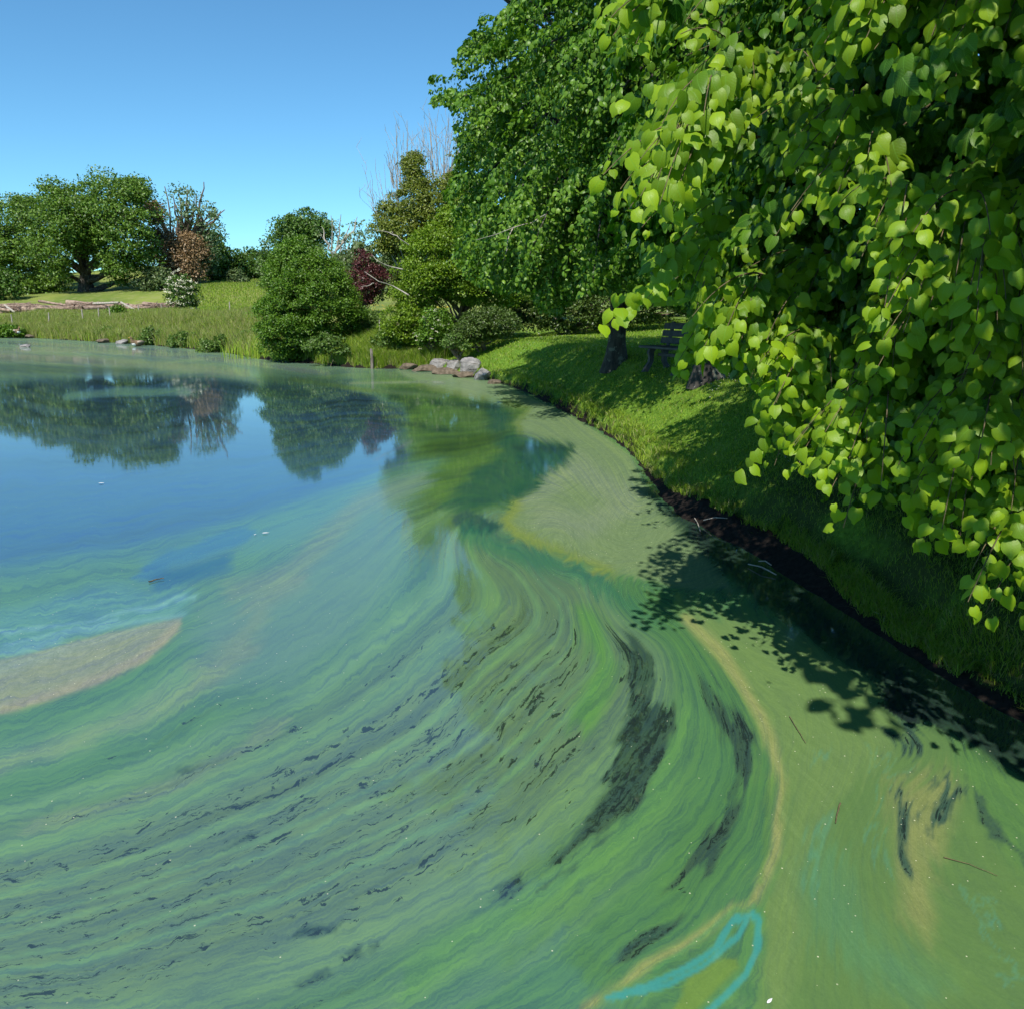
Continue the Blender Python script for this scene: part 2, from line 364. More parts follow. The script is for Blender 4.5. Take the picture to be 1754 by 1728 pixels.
def line(p, wd, soft=None, warp=1.0):
    X = PX + (WX - PX) * warp; Y = PY + (WY - PY) * warp
    d = segdist(X, Y, p); soft = soft or wd * .6; return 1 - sst(d, wd - soft, wd + soft)
lay(np.ones((RH, RW)), A_(84, 140, 86), 1, .26, .10)
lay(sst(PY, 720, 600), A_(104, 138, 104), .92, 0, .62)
lay(poly([(650, 650), (860, 640), (1000, 720), (1120, 860), (1000, 1000), (900, 1000), (700, 950), (690, 800)], 40), A_(82, 128, 66), .93, .40, .12, .9)
lay(poly([(690, 860), (1000, 960), (1080, 1120), (950, 1350), (760, 1200), (700, 1000)], 50), A_(74, 124, 62), .92, .50, .08)  # centre film made olive to carry the tall lime's reflection
# bottom left: streaky sheet
lay(sst(Vv, 3.2, 4.6) * sst(Vv, 9.5, 8), A_(98, 138, 98), .86, .74, .10)
for v_, w_, c_ in ((2.75, .35, A_(96, 158, 98)), (3.7, .16, A_(96, 160, 92)), (4.45, .22, A_(92, 160, 88)), (5.35, .10, A_(98, 165, 90)), (8.35, .42, A_(94, 154, 92)), (9.5, .32, A_(94, 154, 84)), (10.1, .18, A_(76, 140, 84)), (6.2, .06, A_(96, 162, 96)), (7.15, .07, A_(88, 158, 96)), (5.9, .05, A_(90, 158, 92)), (6.8, .05, A_(90, 158, 90))):
    m = np.exp(-((Vv + .12 * wn - v_) / w_) ** 2) * sst(PX, 1250, 1000) * (.75 + .25 * wt)
    lay(np.clip(m, 0, 1) * .8, c_ + np.array([.035, .02, .03]), .98, .10)
for v_, w_ in ((5.08, .10), (5.2, .05), (4.15, .07), (6.5, .05), (7.6, .06), (3.35, .09), (9.05, .09)):   # long torn gaps
    m = np.exp(-((Vv + .10 * wn - v_) / w_) ** 2) * sst(U, .0, 2.5) * sst(PY, 950, 1050) * sst(PX, 1100, 900)
    lay(np.clip(m, 0, 1) * .9, None, .45, .75)
lay(sst(PY, 1080, 1000) * sst(PX, 700, 780) * sst(PX, 1150, 1080) * sst(PY, 860, 900), None, None, .25, None, .45)
# blue film and open mirror, upper left; film colour also brightens the sky's reflection
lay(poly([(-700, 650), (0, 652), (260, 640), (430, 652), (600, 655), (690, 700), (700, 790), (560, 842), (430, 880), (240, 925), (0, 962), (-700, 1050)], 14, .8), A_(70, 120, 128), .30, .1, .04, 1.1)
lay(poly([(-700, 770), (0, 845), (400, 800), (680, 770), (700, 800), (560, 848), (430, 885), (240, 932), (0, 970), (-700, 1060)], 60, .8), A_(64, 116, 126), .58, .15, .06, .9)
lay(poly([(240, 985), (250, 955), (330, 925), (420, 905), (560, 858), (690, 800), (760, 780), (700, 850), (500, 930), (370, 960), (300, 1000)], 22), A_(86, 144, 116), .95, .03, .2, .3)
lay(line([(250, 985), (290, 955), (420, 915)], 13) * .6, A_(50, 112, 140), .9, 0, .1)
lay(line([(270, 1000), (320, 985), (375, 970)], 18), A_(48, 104, 112), .8, .25, .1)
lay(poly([(330, 1030), (450, 985), (560, 900), (650, 850), (700, 850), (690, 980), (620, 1100), (500, 1180), (380, 1180), (330, 1100)], 60), A_(98, 146, 116), .97, .16, .25, .3)
for p, w_ in (([(400, 1010), (500, 985), (570, 910), (620, 862), (720, 820)], 16), ([(340, 1150), (430, 1090), (450, 1030), (500, 1000)], 20), ([(0, 1310), (180, 1250), (330, 1180), (420, 1120)], 16), ([(40, 1420), (300, 1340), (480, 1240)], 12)):
    lay(line(p, w_, w_) * .55, A_(118, 150, 118), None, None, .6)
lay(poly([(-700, 1130), (0, 1040), (200, 1000), (330, 1010), (310, 1052), (150, 1090), (0, 1125), (-700, 1250)], 22), A_(90, 150, 130), .98, .02, .4)
for p, w_ in (([(-400, 1160), (0, 1120), (150, 1082), (300, 1052)], 9), ([(-400, 1140), (0, 1086), (160, 1058), (330, 1022)], 4), ([(0, 1105), (200, 1062)], 4)):
    lay(line(p, w_ * .7, w_) * .55, A_(124, 184, 170), 1, 0, .4)
lay(poly([(-600, 1330), (-600, 1200), (0, 1130), (150, 1094), (308, 1058), (306, 1078), (282, 1104), (250, 1130), (180, 1163), (90, 1196), (0, 1220)], 4, .4), A_(128, 150, 118), 1, 0, .62, .5)
lay(line([(0, 1215), (90, 1190), (180, 1157), (250, 1122), (300, 1078)], 9, 9, .25) * .4, A_(158, 158, 126), 1, 0, .8, .2)
lay(poly([(-400, 1180), (0, 1130), (300, 1060), (0, 1155)], 14, .3) * .6, A_(128, 160, 138), 1, 0, .8, .3)
# grey-tan skin along the curved bank
lay(poly([(680, 636), (760, 640), (850, 652), (940, 692), (1010, 730), (1080, 780), (1125, 860), (1180, 900), (1230, 960), (1250, 1010), (1180, 1010), (1060, 985), (960, 945), (885, 915), (862, 893), (884, 862), (925, 838), (945, 800), (985, 768), (885, 752), (882, 722), (905, 700), (840, 690), (740, 668)], 5, .4), A_(112, 144, 92), 1, .08, .72, .35)
lay(line([(900, 850), (990, 800), (1080, 860), (1000, 900), (930, 880)], 20, 20) * .4, A_(128, 150, 120), 1, 0, .8, .9)
lay(line([(885, 866), (866, 893), (886, 915), (960, 948), (1045, 980)], 9, 9, .5) * .85, A_(124, 152, 68), 1, 0, .5, .3)
lay(line([(720, 662), (830, 683), (905, 700), (888, 725), (890, 745)], 5, 5, .5) * .7, A_(104, 138, 68), 1, 0, .4, .3)
# dark teal gaps of the channel, and reflections painted into the film
lay(poly([(835, 690), (880, 705), (868, 740), (980, 765), (968, 792), (935, 812), (918, 838), (868, 862), (790, 880), (750, 865), (815, 805), (858, 770), (832, 735)], 12, 1.1), A_(46, 98, 72), .88, .45, .25, 1.0)
lay(poly([(700, 785), (745, 752), (800, 745), (862, 742), (820, 770), (760, 782)], 12, 1.3), A_(60, 98, 50), .8, .5, .25, 1.0)  # dark green reflection painted as thinner film
lay(poly([(770, 885), (800, 872), (860, 900), (840, 915), (790, 912)], 5, .4), A_(50, 96, 84), .6, .3, .1)  # reflected gap of sky put into the film colour
for p in ([(670, 680), (720, 690), (700, 700)], [(740, 690), (850, 700)], [(640, 720), (760, 735)], [(880, 766), (980, 770)]):
    lay(line(p, 5, 5) * .7, A_(40, 78, 66), .5, .3)
lay(line([(800, 915), (900, 950), (1000, 985), (1120, 1060)], 16, 16) * .7, A_(52, 128, 92), .95, .2)
# green swirl, centre right
lay(poly([(1050, 990), (1120, 1010), (1230, 1090), (1310, 1240), (1320, 1380), (1260, 1500), (1120, 1600), (1150, 1450), (1260, 1320), (1230, 1180), (1120, 1080)], 30), A_(84, 140, 80), .96, .36, .12, .7)
lay(line([(1160, 1240), (1130, 1360), (1040, 1460), (900, 1560), (700, 1680)], 26, 22) * .9, A_(92, 150, 84), 1, .05, .3)
lay(line([(1000, 1230), (1040, 1150), (1010, 1060)], 20, 20) * .8, A_(88, 152, 74), 1, .1, .3)
# right-hand olive area with tan ridge
lay(sst(PX + (PY - 1400) * .1 + 60 * wn, 1290, 1370) * sst(PY, 1020, 1120), A_(98, 140, 76), 1, .10, .35, .18)
lay(poly([(1160, 1030), (1260, 1050), (1400, 1100), (1540, 1220), (1520, 1300), (1440, 1360), (1400, 1420), (1360, 1728), (1300, 1728), (1310, 1560), (1345, 1420), (1335, 1300), (1270, 1180), (1195, 1090)], 24), A_(108, 146, 80), 1, .05, .5, .2)
lay(line([(1010, 1720), (1100, 1660), (1200, 1600), (1290, 1540), (1328, 1450), (1338, 1340), (1310, 1230), (1240, 1120), (1180, 1062)], 8, 11, .5) * .8, A_(146, 158, 92), 1, .0, .9, .3)
lay(line([(1305, 1500), (1312, 1400), (1322, 1330)], 5, 5, .4) * .6, A_(100, 150, 74), 1, 0)
lay(poly([(1380, 1500), (1400, 1440), (1450, 1470), (1480, 1580), (1620, 1680), (1580, 1728), (1450, 1650), (1390, 1600)], 40), A_(92, 144, 88), 1, .02, .4, .2)
lay(poly([(1520, 1330), (1640, 1330), (1600, 1480), (1600, 1620), (1540, 1560), (1530, 1420)], 30) * .6, A_(140, 150, 88), 1, .05, .9)
lay(poly([(1620, 1240), (1800, 1330), (1800, 1560), (1700, 1430), (1650, 1340)], 24), A_(92, 142, 74), 1, .05, .4, .3)
# clear dark water along the near bank, scum thinned to deepen the shade there
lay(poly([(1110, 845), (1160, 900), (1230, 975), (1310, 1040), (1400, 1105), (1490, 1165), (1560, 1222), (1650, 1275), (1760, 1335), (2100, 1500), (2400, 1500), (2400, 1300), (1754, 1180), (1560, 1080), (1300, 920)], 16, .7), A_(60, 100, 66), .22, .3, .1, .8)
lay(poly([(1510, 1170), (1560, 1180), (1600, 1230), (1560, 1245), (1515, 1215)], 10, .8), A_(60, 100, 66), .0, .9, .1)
# dark patches where the skin is broken
for p, s_ in (([(1075, 1128), (1120, 1185), (1160, 1215), (1165, 1245), (1142, 1290), (1118, 1350), (1060, 1400), (1010, 1445), (940, 1475), (1005, 1395), (1048, 1330), (1055, 1265), (1085, 1215)], .85),
              ([(1060, 1075), (1090, 1080), (1125, 1140), (1110, 1175), (1075, 1130)], .6),
              ([(1180, 1130), (1235, 1195), (1298, 1250), (1302, 1300), (1272, 1335), (1262, 1290), (1225, 1215)], .62),
              ([(1270, 1335), (1262, 1420), (1238, 1475), (1150, 1530), (1190, 1450), (1240, 1400)], .62),
              ([(1590, 1330), (1655, 1352), (1625, 1372), (1612, 1408), (1580, 1400), (1605, 1370)], .85), ([(1535, 1325), (1552, 1335), (1560, 1400), (1552, 1468), (1538, 1465), (1540, 1390)], .75),
              ([(1668, 1368), (1685, 1375), (1710, 1430), (1760, 1468), (1760, 1480), (1700, 1445)], .8), ([(1515, 1262), (1570, 1240), (1578, 1275), (1530, 1285)], .7),
              ([(1060, 1645), (1095, 1600), (1150, 1580), (1110, 1620)], .7), ([(520, 1592), (580, 1578), (560, 1600), (530, 1606)], .95),
              ([(600, 1632), (660, 1603), (650, 1630), (600, 1650)], .9), ([(505, 1680), (560, 1660), (545, 1680), (510, 1692)], .95), 
              ([(870, 1510), (890, 1495), (880, 1530), (840, 1550)], .9), ([(915, 1530), (968, 1495), (940, 1520), (920, 1545)], .9), ([(380, 1447), (420, 1432), (400, 1450)], .9), ([(310, 1310), (365, 1302), (320, 1322)], .9)):
    m = poly(p, 9, 1.25); lay(m, A_(62, 96, 74), .86, .66 + .30 * s_)
# pale cyan ribbons
CY = A_(72, 166, 142)
rib = [(1045, 1705), (1100, 1693), (1165, 1662), (1225, 1622), (1250, 1585), (1270, 1566), (1290, 1560), (1298, 1580), (1294, 1625), (1275, 1670), (1240, 1705), (1200, 1740)]
lay(line(rib, 17, 8, .3) * .6, A_(92, 150, 84), 1, 0, .2, .2)
lay(line(rib, 6, 2.5, .3), CY, 1, 0, .15, .08); lay(line([(1060, 1705), (1150, 1685), (1215, 1645), (1265, 1600), (1278, 1575)], 5, 2.5, .3), CY, 1, 0, .15, .08)
lay(poly([(1150, 1728), (1185, 1672), (1225, 1645), (1262, 1640), (1262, 1660), (1220, 1700), (1180, 1740)], 6, .3), A_(110, 152, 70), 1, 0, .4, .2)
lay(line([(1120, 1665), (1200, 1605), (1255, 1562), (1290, 1548), (1308, 1572)], 4, 4, .3) * .7, A_(84, 150, 90), 1, 0)
for p, w_ in (([(1496, 1350), (1492, 1385), (1500, 1440), (1512, 1490)], 5), ([(1395, 1300), (1420, 1285)], 5), ([(1498, 1290), (1510, 1312), (1560, 1320)], 4), ([(1672, 1540), (1682, 1590), (1700, 1560)], 5), ([(1690, 1560), (1720, 1640), (1740, 1700)], 4), ([(1415, 1400), (1388, 1450), (1395, 1500)], 9)):
    lay(line(p, w_ * .7, w_, 1.3) * .45, A_(92, 166, 124), 1, 0, .3)
# scum rafts and slicks far out
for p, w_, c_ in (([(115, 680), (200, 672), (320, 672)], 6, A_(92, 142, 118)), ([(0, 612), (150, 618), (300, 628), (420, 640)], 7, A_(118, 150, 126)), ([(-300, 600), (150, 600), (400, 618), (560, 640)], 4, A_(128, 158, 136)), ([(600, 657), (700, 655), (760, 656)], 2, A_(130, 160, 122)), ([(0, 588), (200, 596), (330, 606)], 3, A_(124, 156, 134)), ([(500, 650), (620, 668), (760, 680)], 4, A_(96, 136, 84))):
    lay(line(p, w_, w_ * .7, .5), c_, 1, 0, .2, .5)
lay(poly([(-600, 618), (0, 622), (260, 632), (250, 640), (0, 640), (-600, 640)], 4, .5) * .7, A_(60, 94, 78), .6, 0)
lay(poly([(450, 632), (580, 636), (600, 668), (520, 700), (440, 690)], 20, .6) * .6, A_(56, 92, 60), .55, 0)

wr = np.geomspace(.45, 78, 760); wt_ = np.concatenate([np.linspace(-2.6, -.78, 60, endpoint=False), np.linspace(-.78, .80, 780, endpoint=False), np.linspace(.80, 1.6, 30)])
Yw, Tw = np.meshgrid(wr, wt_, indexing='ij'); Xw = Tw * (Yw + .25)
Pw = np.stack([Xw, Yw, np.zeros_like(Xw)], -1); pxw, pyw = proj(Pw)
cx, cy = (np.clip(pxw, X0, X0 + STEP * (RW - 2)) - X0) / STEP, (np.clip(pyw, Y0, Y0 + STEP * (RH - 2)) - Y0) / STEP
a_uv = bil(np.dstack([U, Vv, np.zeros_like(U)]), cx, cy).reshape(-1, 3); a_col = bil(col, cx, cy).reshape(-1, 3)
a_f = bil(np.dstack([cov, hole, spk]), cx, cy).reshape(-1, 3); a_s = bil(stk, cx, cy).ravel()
n_r, n_c = Xw.shape; qi = (np.arange(n_r - 1)[:, None] * n_c + np.arange(n_c - 1)[None]).ravel()
Qw = np.stack([qi, qi + 1, qi + n_c + 1, qi + n_c], -1)
t = NT("pond_scum"); fu = t.attr("flow").outputs["Vector"]; base = t.attr("scum").outputs["Vector"]
sp = t.node("ShaderNodeSeparateXYZ"); t.L(t.attr("film").outputs["Vector"], sp.inputs[0]); cvr, hol, spd = sp.outputs
#
strk = t.attr("streak").outputs["Fac"]; wpos = t.pos()
wob = t.noise(fu, .9, 3); wv = t.node("ShaderNodeCombineXYZ"); t.L(t.math('ADD', t.math('MULTIPLY', t.math('SUBTRACT', wob, .5), .35), t.math('MULTIPLY', t.math('SUBTRACT', t.noise(fu, 3.4, 5, .62), .5), .24)), wv.inputs[1])
fuw = t.vmath('ADD', fu, wv.outputs[0])
def sc(v, x, y): return t.vmath('MULTIPLY', v, (x, y, 1))
nA = t.noise(sc(fuw, .32, 5.5), 1, 7, .62, .3)         # broad flow streaks
nB = t.noise(sc(fuw, 1.1, 22), 1, 5, .6, .2)           # fine flow streaks
nC = t.noise(sc(fuw, 2.3, 8.5), 1, 6, .62, .6)         # torn flecks
nD = t.noise(sc(fuw, .5, 1.3), 1, 3, .5)               # patches
grain = t.noise(wpos, 90, 3, .6); nW = t.noise(wpos, 3.2, 6, .6, .6)
var = t.math('MULTIPLY', t.math('ADD', t.math('MULTIPLY', t.math('SUBTRACT', nA, .5), 1.1), t.math('MULTIPLY', t.math('SUBTRACT', nB, .5), 1.3)), strk)
nS = t.noise(sc(fuw, .9, 34), 1, 4, .6, .15)           # hair-thin threads
crA = t.math('SUBTRACT', t.step(nA, .515, .545), t.step(nA, .475, .445)); crB = t.math('SUBTRACT', t.step(nB, .53, .56), t.step(nB, .47, .44)); crS = t.math('SUBTRACT', t.step(nS, .55, .58), t.step(nS, .45, .42))
crisp = t.math('ADD', t.math('MULTIPLY', crA, .26), t.math('ADD', t.math('MULTIPLY', crB, .20), t.math('MULTIPLY', crS, .06)))
var = t.math('ADD', t.math('MULTIPLY', var, .75), t.math('MULTIPLY', crisp, t.math('MINIMUM', t.math('MULTIPLY', strk, 1.6), 1.0)))
var = t.math('ADD', var, t.math('MULTIPLY', t.math('SUBTRACT', nW, .5), .5))
c = t.mix(t.math('MULTIPLY', var, 1.3, clamp=True), base, t.mix(1.0, base, (1.30, 1.24, .95), 'MULTIPLY'))
c = t.mix(t.math('MULTIPLY', var, -1.6, clamp=True), c, t.mix(1.0, base, (.72, .74, 1.02), 'MULTIPLY'))
c = t.mix(t.math('MULTIPLY', t.step(grain, .35, .75), .22), c, t.mix(1.0, base, (1.35, 1.3, 1.25), 'MULTIPLY'))
gr2 = t.noise(wpos, 55, 5, .8, 1.0); sp2 = t.math('POWER', spd, 1.6)
c = t.mix(t.math('MULTIPLY', t.step(gr2, .54, .62), t.math('MULTIPLY', sp2, .6)), c, t.mix(1.0, c, (1.4, 1.36, 1.36), 'MULTIPLY'))
c = t.mix(t.math('MULTIPLY', t.step(gr2, .46, .38), t.math('MULTIPLY', sp2, .6)), c, t.mix(1.0, c, (.66, .72, .68), 'MULTIPLY'))
gr3 = t.noise(t.vmath('ADD', wpos, t.vmath('MULTIPLY', fu, (.3, .3, 0))), 11, 7, .78, .8); gr4 = t.noise(sc(fuw, 3.2, 26), 1, 5, .7, .3)
mot = t.math('ADD', t.math('MULTIPLY', t.math('SUBTRACT', gr3, .5), 1.4), t.math('MULTIPLY', t.math('SUBTRACT', gr4, .5), .8))
c = t.mix(t.math('MULTIPLY', t.math('MULTIPLY', mot, sp2), 2.8, clamp=True), c, t.mix(1.0, c, (1.45, 1.38, 1.42), 'MULTIPLY'))
c = t.mix(t.math('MULTIPLY', t.math('MULTIPLY', mot, sp2), -2.8, clamp=True), c, t.mix(1.0, c, (.52, .64, .56), 'MULTIPLY'))
vo = t.voro(wpos, 42); vd = vo.outputs["Distance"]; rc = t.node("ShaderNodeSeparateColor"); t.L(vo.outputs["Color"], rc.inputs[0])
dot = t.math('MULTIPLY', t.step(vd, t.math('MULTIPLY', rc.outputs[1], .21), t.math('MULTIPLY', rc.outputs[1], .10)), t.step(rc.outputs[0], t.math('SUBTRACT', .98, t.math('MULTIPLY', spd, .42)), t.math('SUBTRACT', 1.0, t.math('MULTIPLY', spd, .42))))
# film coverage
holev = t.math('SUBTRACT', t.math('ADD', nC, t.math('MULTIPLY', t.math('SUBTRACT', nA, .5), .35)), t.math('SUBTRACT', .80, t.math('MULTIPLY', hol, .30)))
nL = t.noise(sc(fuw, .45, 13), 1, 6, .6, .25); nF = t.noise(sc(fuw, 5, 20), 1, 3, .55)
lv = t.math('SUBTRACT', t.math('ADD', nL, t.math('MULTIPLY', t.math('SUBTRACT', nF, .5), .35)), t.math('SUBTRACT', .86, t.math('MULTIPLY', hol, .34)))
nP = t.noise(sc(fuw, 2.6, 7), 1, 9, .72, .8); nQ = t.noise(wpos, 16, 6, .7)
pat = t.step(t.math('ADD', t.math('ADD', nP, t.math('MULTIPLY', t.math('SUBTRACT', nQ, .5), .5)), t.math('MULTIPLY', t.math('SUBTRACT', hol, .80), .7)), .60, .70)
nE = t.noise(sc(fuw, 5.0, 17), 1, 6, .66, .5)
he = t.step(t.math('SUBTRACT', t.math('ADD', nE, t.math('MULTIPLY', t.math('SUBTRACT', nD, .5), .5)), t.math('SUBTRACT', .86, t.math('MULTIPLY', hol, .30))), .0, .04)
holem = t.math('MAXIMUM', t.math('MAXIMUM', t.step(holev, .0, .05), he), t.math('MAXIMUM', t.math('MULTIPLY', t.step(lv, .0, .06), .8), t.math('MULTIPLY', pat, t.step(hol, .72, .85))))
thin = t.step(t.math('ADD', t.math('SUBTRACT', 1.0, cvr), t.math('MULTIPLY', t.math('SUBTRACT', nA, .5), .9)), .25, 1.1)
film = t.math('MULTIPLY', t.math('SUBTRACT', 1.0, t.math('MULTIPLY', holem, .9)), t.math('SUBTRACT', 1.0, thin))
film = t.math('ADD', film, 0, clamp=True)
cc = t.mix(film, (.014, .024, .024), c); cc = t.mix(t.math('MULTIPLY', dot, .8), cc, (.62, .60, .42))
t.L(cc, t.b.inputs["Base Color"])
t.L(t.math('ADD', .015, t.math('MULTIPLY', film, t.math('ADD', .035, t.math('MULTIPLY', t.math('POWER', spd, 2.0), .32)))), t.b.inputs["Roughness"]); t.L(t.math('SUBTRACT', 2.45, t.math('MULTIPLY', spd, t.math('MULTIPLY', film, 1.0))), t.b.inputs["IOR"])
b1 = t.noise(wpos, 6, 3, .5)
#
bp = t.bump(t.math('ADD', t.math('ADD', b1, t.math('MULTIPLY', grain, t.math('MULTIPLY', film, .10))), t.math('MULTIPLY', nB, .15)), .03, .005)
df = t.node("ShaderNodeBsdfDiffuse"); t.L(cc, df.inputs[0]); df.inputs[1].default_value = .4; t.L(bp.outputs[0], df.inputs[2])
mx = t.node("ShaderNodeMixShader"); t.L(t.math('MULTIPLY', film, t.math('ADD', .03, t.math('MULTIPLY', spd, .80)), clamp=True), mx.inputs[0])
t.L(t.b.outputs[0], mx.inputs[1]); t.L(df.outputs[0], mx.inputs[2]); t.L(mx.outputs[0], t.out.inputs[0])
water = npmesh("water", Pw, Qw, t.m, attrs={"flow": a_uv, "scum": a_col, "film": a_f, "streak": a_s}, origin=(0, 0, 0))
tag(water, "still pond covered in swirling green algae scum", "pond water", kind="structure")

# ------------------------------------------------------------------ leaves
def heart(rows=5, fold=.16, curl=.28, wide=.58):
    ts = np.linspace(0, 1, rows + 1); V = []; 
    def hw(s): return wide * (np.sin(np.pi * min(1, s * .92 + .12)) ** .62 if s < 1 else 0) * (1 - .28 * s) * (1 if s < .78 else (1 - (s - .78) / .22 * .72))
    for s in ts: V.append((0, s * 1.05, -curl * s * s))
    L = []
    for k, s in enumerate(ts[:-1]):
        wd = hw(s); L.append((wd, s * 1.0 - .13 * (1 - s) ** 2 * (1 if k else 1), -curl * s * s - fold * wd / wide * .5))
    n = rows + 1
    right = [(x, y, z) for x, y, z in L]; left = [(-x, y, z) for x, y, z in L]
    Vt = np.array(V + right + left); Fs = []
    for k in range(rows - 1):
        Fs.append((k, n + k, n + k + 1, k + 1)); Fs.append((k, k + 1, n + rows + k + 1, n + rows + k))
    k = rows - 1
    # tip: quad through a mid point keeps every face four-sided
    Vt = np.vstack([Vt, [[.10, .97, -curl * .94 - .02], [-.10, .97, -curl * .94 - .02]]]); a = len(Vt) - 2; b = a + 1
    Fs.append((k, n + k, a, rows)); Fs.append((k, rows, b, n + rows + k))
    return Vt, np.array(Fs)
H5, H3 = heart(6), heart(3)
OV = (np.array([(0, 0, 0), (.34, .45, -.05), (0, 1, -.15), (-.34, .45, -.05)], float), np.array([(0, 1, 2, 3)]))
OV2 = (np.array([(0, 0, 0), (.36, .45, -.08), (0, 1, -.12), (-.36, .45, -.08), (0, .5, .04)], float), np.array([(0, 1, 2, 4), (0, 4, 2, 3)]))
ALT = {}
def leaves(P, D, N, Sz, T):
    Vt, Ft = T; A2 = ALT.get(len(Vt)); bl = np.random.default_rng(len(P)).random((len(P), 1, 1)) if A2 is not None else 0
    Vl = Vt[None] * (1 - bl) + A2[None] * bl if A2 is not None else Vt[None]
    D = nrm(D); N = nrm(N - (N * D).sum(-1, keepdims=True) * D); Xd = np.cross(D, N)
    V = P[:, None] + Sz[:, None, None] * (Vl[:, :, 0:1] * Xd[:, None] + Vl[:, :, 1:2] * D[:, None] + Vl[:, :, 2:3] * N[:, None])
    Fc = Ft[None] + (np.arange(len(P)) * len(Vt))[:, None, None]
    return V.reshape(-1, 3), Fc.reshape(-1, 4)
ALT[len(H5[0])] = heart(6, .42, .62, .50)[0] * [1.0, .95, 1] + np.array([.0, 0, 0]) + np.stack([.12 * np.sin(H5[0][:, 1] * 3), 0 * H5[0][:, 1], .07 * np.sin(H5[0][:, 0] * 9)], -1); ALT[len(H3[0])] = heart(3, .4, .55, .50)[0]
def make_leaves(name, P, D, N, Sz, T, mat, parent, young=None, uv=False, seed=0):
    r = np.random.default_rng(seed); m = len(P)
    V, Fc = leaves(P, D, N, Sz, T); k = len(T[0]); rn = np.repeat(r.random(m), k)
    at_ = {"rnd": rn}
    if young is not None: at_["young"] = np.repeat(young, k)
    return npmesh(name, V, Fc, mat, parent, at_, uv=np.tile(T[0][:, :2], (m, 1)) if uv else None)
def bough_crown(center, radii, nb, m, k, size, r, rin=(.45, .55), rout=(.78, 1.12), slen=.5, half=None, lobes=.12, down=.25, hang=.62):
    C = np.asarray(center, float); Rd = np.asarray(radii, float)
    i = np.arange(nb) + .5; phi = np.arccos(1 - 2 * i / nb); th = np.pi * (1 + 5 ** .5) * i
    d = np.stack([np.cos(th) * np.sin(phi), np.sin(th) * np.sin(phi), np.cos(phi)], -1) + r.normal(0, .09, (nb, 3)); d = nrm(d)
    if half is not None: d = d[half(d)]; nb = len(d)
    lob = 1 + lobes * np.sin(d[:, 0] * 5 + 1) * np.sin(d[:, 1] * 6) + lobes * np.sin(d[:, 2] * 9 + d[:, 0] * 4)
    ro = r.uniform(*rout, nb) * lob; ri = r.uniform(*rin, nb)
    tip = C + d * Rd * ro[:, None]; root = C + d * Rd * ri[:, None] + np.array([0, 0, .12]) * Rd[2] * 0.4; tip[:, 2] -= down * Rd.mean() * .25
    mid = (root + tip) / 2 + np.array([0, 0, 1.]) * np.linalg.norm(tip - root, axis=1, keepdims=True) * .10
    s = r.uniform(.30, 1, (nb, m)) ** .8; s[:, 0] = 1
    B = (1 - s)[..., None] ** 2 * root[:, None] + 2 * (s * (1 - s))[..., None] * mid[:, None] + (s ** 2)[..., None] * tip[:, None]
    ax = nrm(tip - root); lat = nrm(np.cross(ax, [0, 0, 1.])); sg = np.where(r.random((nb, m)) < .5, -1, 1)
    spread = (.35 + .9 * (1 - s)) * sg; spread[:, 0] = 0
    sd_ = nrm(ax[:, None] * (.6 + .4 * s[..., None]) + lat[:, None] * spread[..., None] + r.normal(0, .22, (nb, m, 3)) + np.array([0, 0, -.12]))
    L = slen * r.uniform(.6, 1.25, (nb, m))
    q = (np.arange(k) + .6) / k
    tw = B[:, :, None] + sd_[:, :, None] * (L[..., None] * q)[..., None] + np.array([0, 0, -1.]) * (L[..., None] * q ** 2 * .28)[..., None]
    side = nrm(np.cross(sd_, [0, 0, 1.])); alt = np.where(np.arange(k) % 2 == 0, 1, -1)
    P = tw + side[:, :, None] * (alt * size * .35)[None, None, :, None] + r.normal(0, size * .25, tw.shape)
    D = sd_[:, :, None] * .45 + side[:, :, None] * (alt * .45)[None, None, :, None] + np.array([0, 0, -hang]) + r.normal(0, .36, tw.shape)
    outw = nrm(P - C); N = outw * .7 + np.array([0, 0, .7]) + r.normal(0, .45, tw.shape)
    Sz = size * r.uniform(.5, 1.22, tw.shape[:-1]) * (1.05 - .35 * q)
    yg = np.clip(.05 + .55 * (q ** 2)[None, None] * np.clip(s, 0, 1)[..., None] ** 1 + r.normal(0, .15, tw.shape[:-1]), 0, 1)
    sh = tw.shape[:-1]
    return dict(P=P.reshape(-1, 3), D=D.reshape(-1, 3), N=N.reshape(-1, 3), S=Sz.ravel(), Y=yg.ravel(), root=root, mid=mid, tip=tip, tw=tw, B=B)
def keep_mask(P, polyg, bottom_only=False):
    px, py = proj(P); inside = inpoly(px, py, polyg)
    outfr = (px < -60) | (px > PW + 60) | (py < -60) | (py > PH + 60) | (P[:, 1] < .3)
    return inside | (outfr & (px > 880))

def limbs_mesh(name, paths, mat, parent, sides=6):
    V, Fc = tubes(paths, sides); return npmesh(name, V, Fc, mat, parent)
def trunk_path(base, top, r0, r1, flare=1.5, n=12, lean=.1, seed=1):
    rr = np.random.default_rng(seed); t_ = np.linspace(0, 1, n)[:, None]; P = np.asarray(base) * (1 - t_) + np.asarray(top) * t_
    P[1:-1, :2] += np.cumsum(rr.normal(0, lean / n, (n - 2, 2)), 0)
    rad = (r0 * (1 - t_) + r1 * t_)[:, 0]; rad[0] *= flare; rad[1] *= 1 + (flare - 1) * .35
    return P, rad

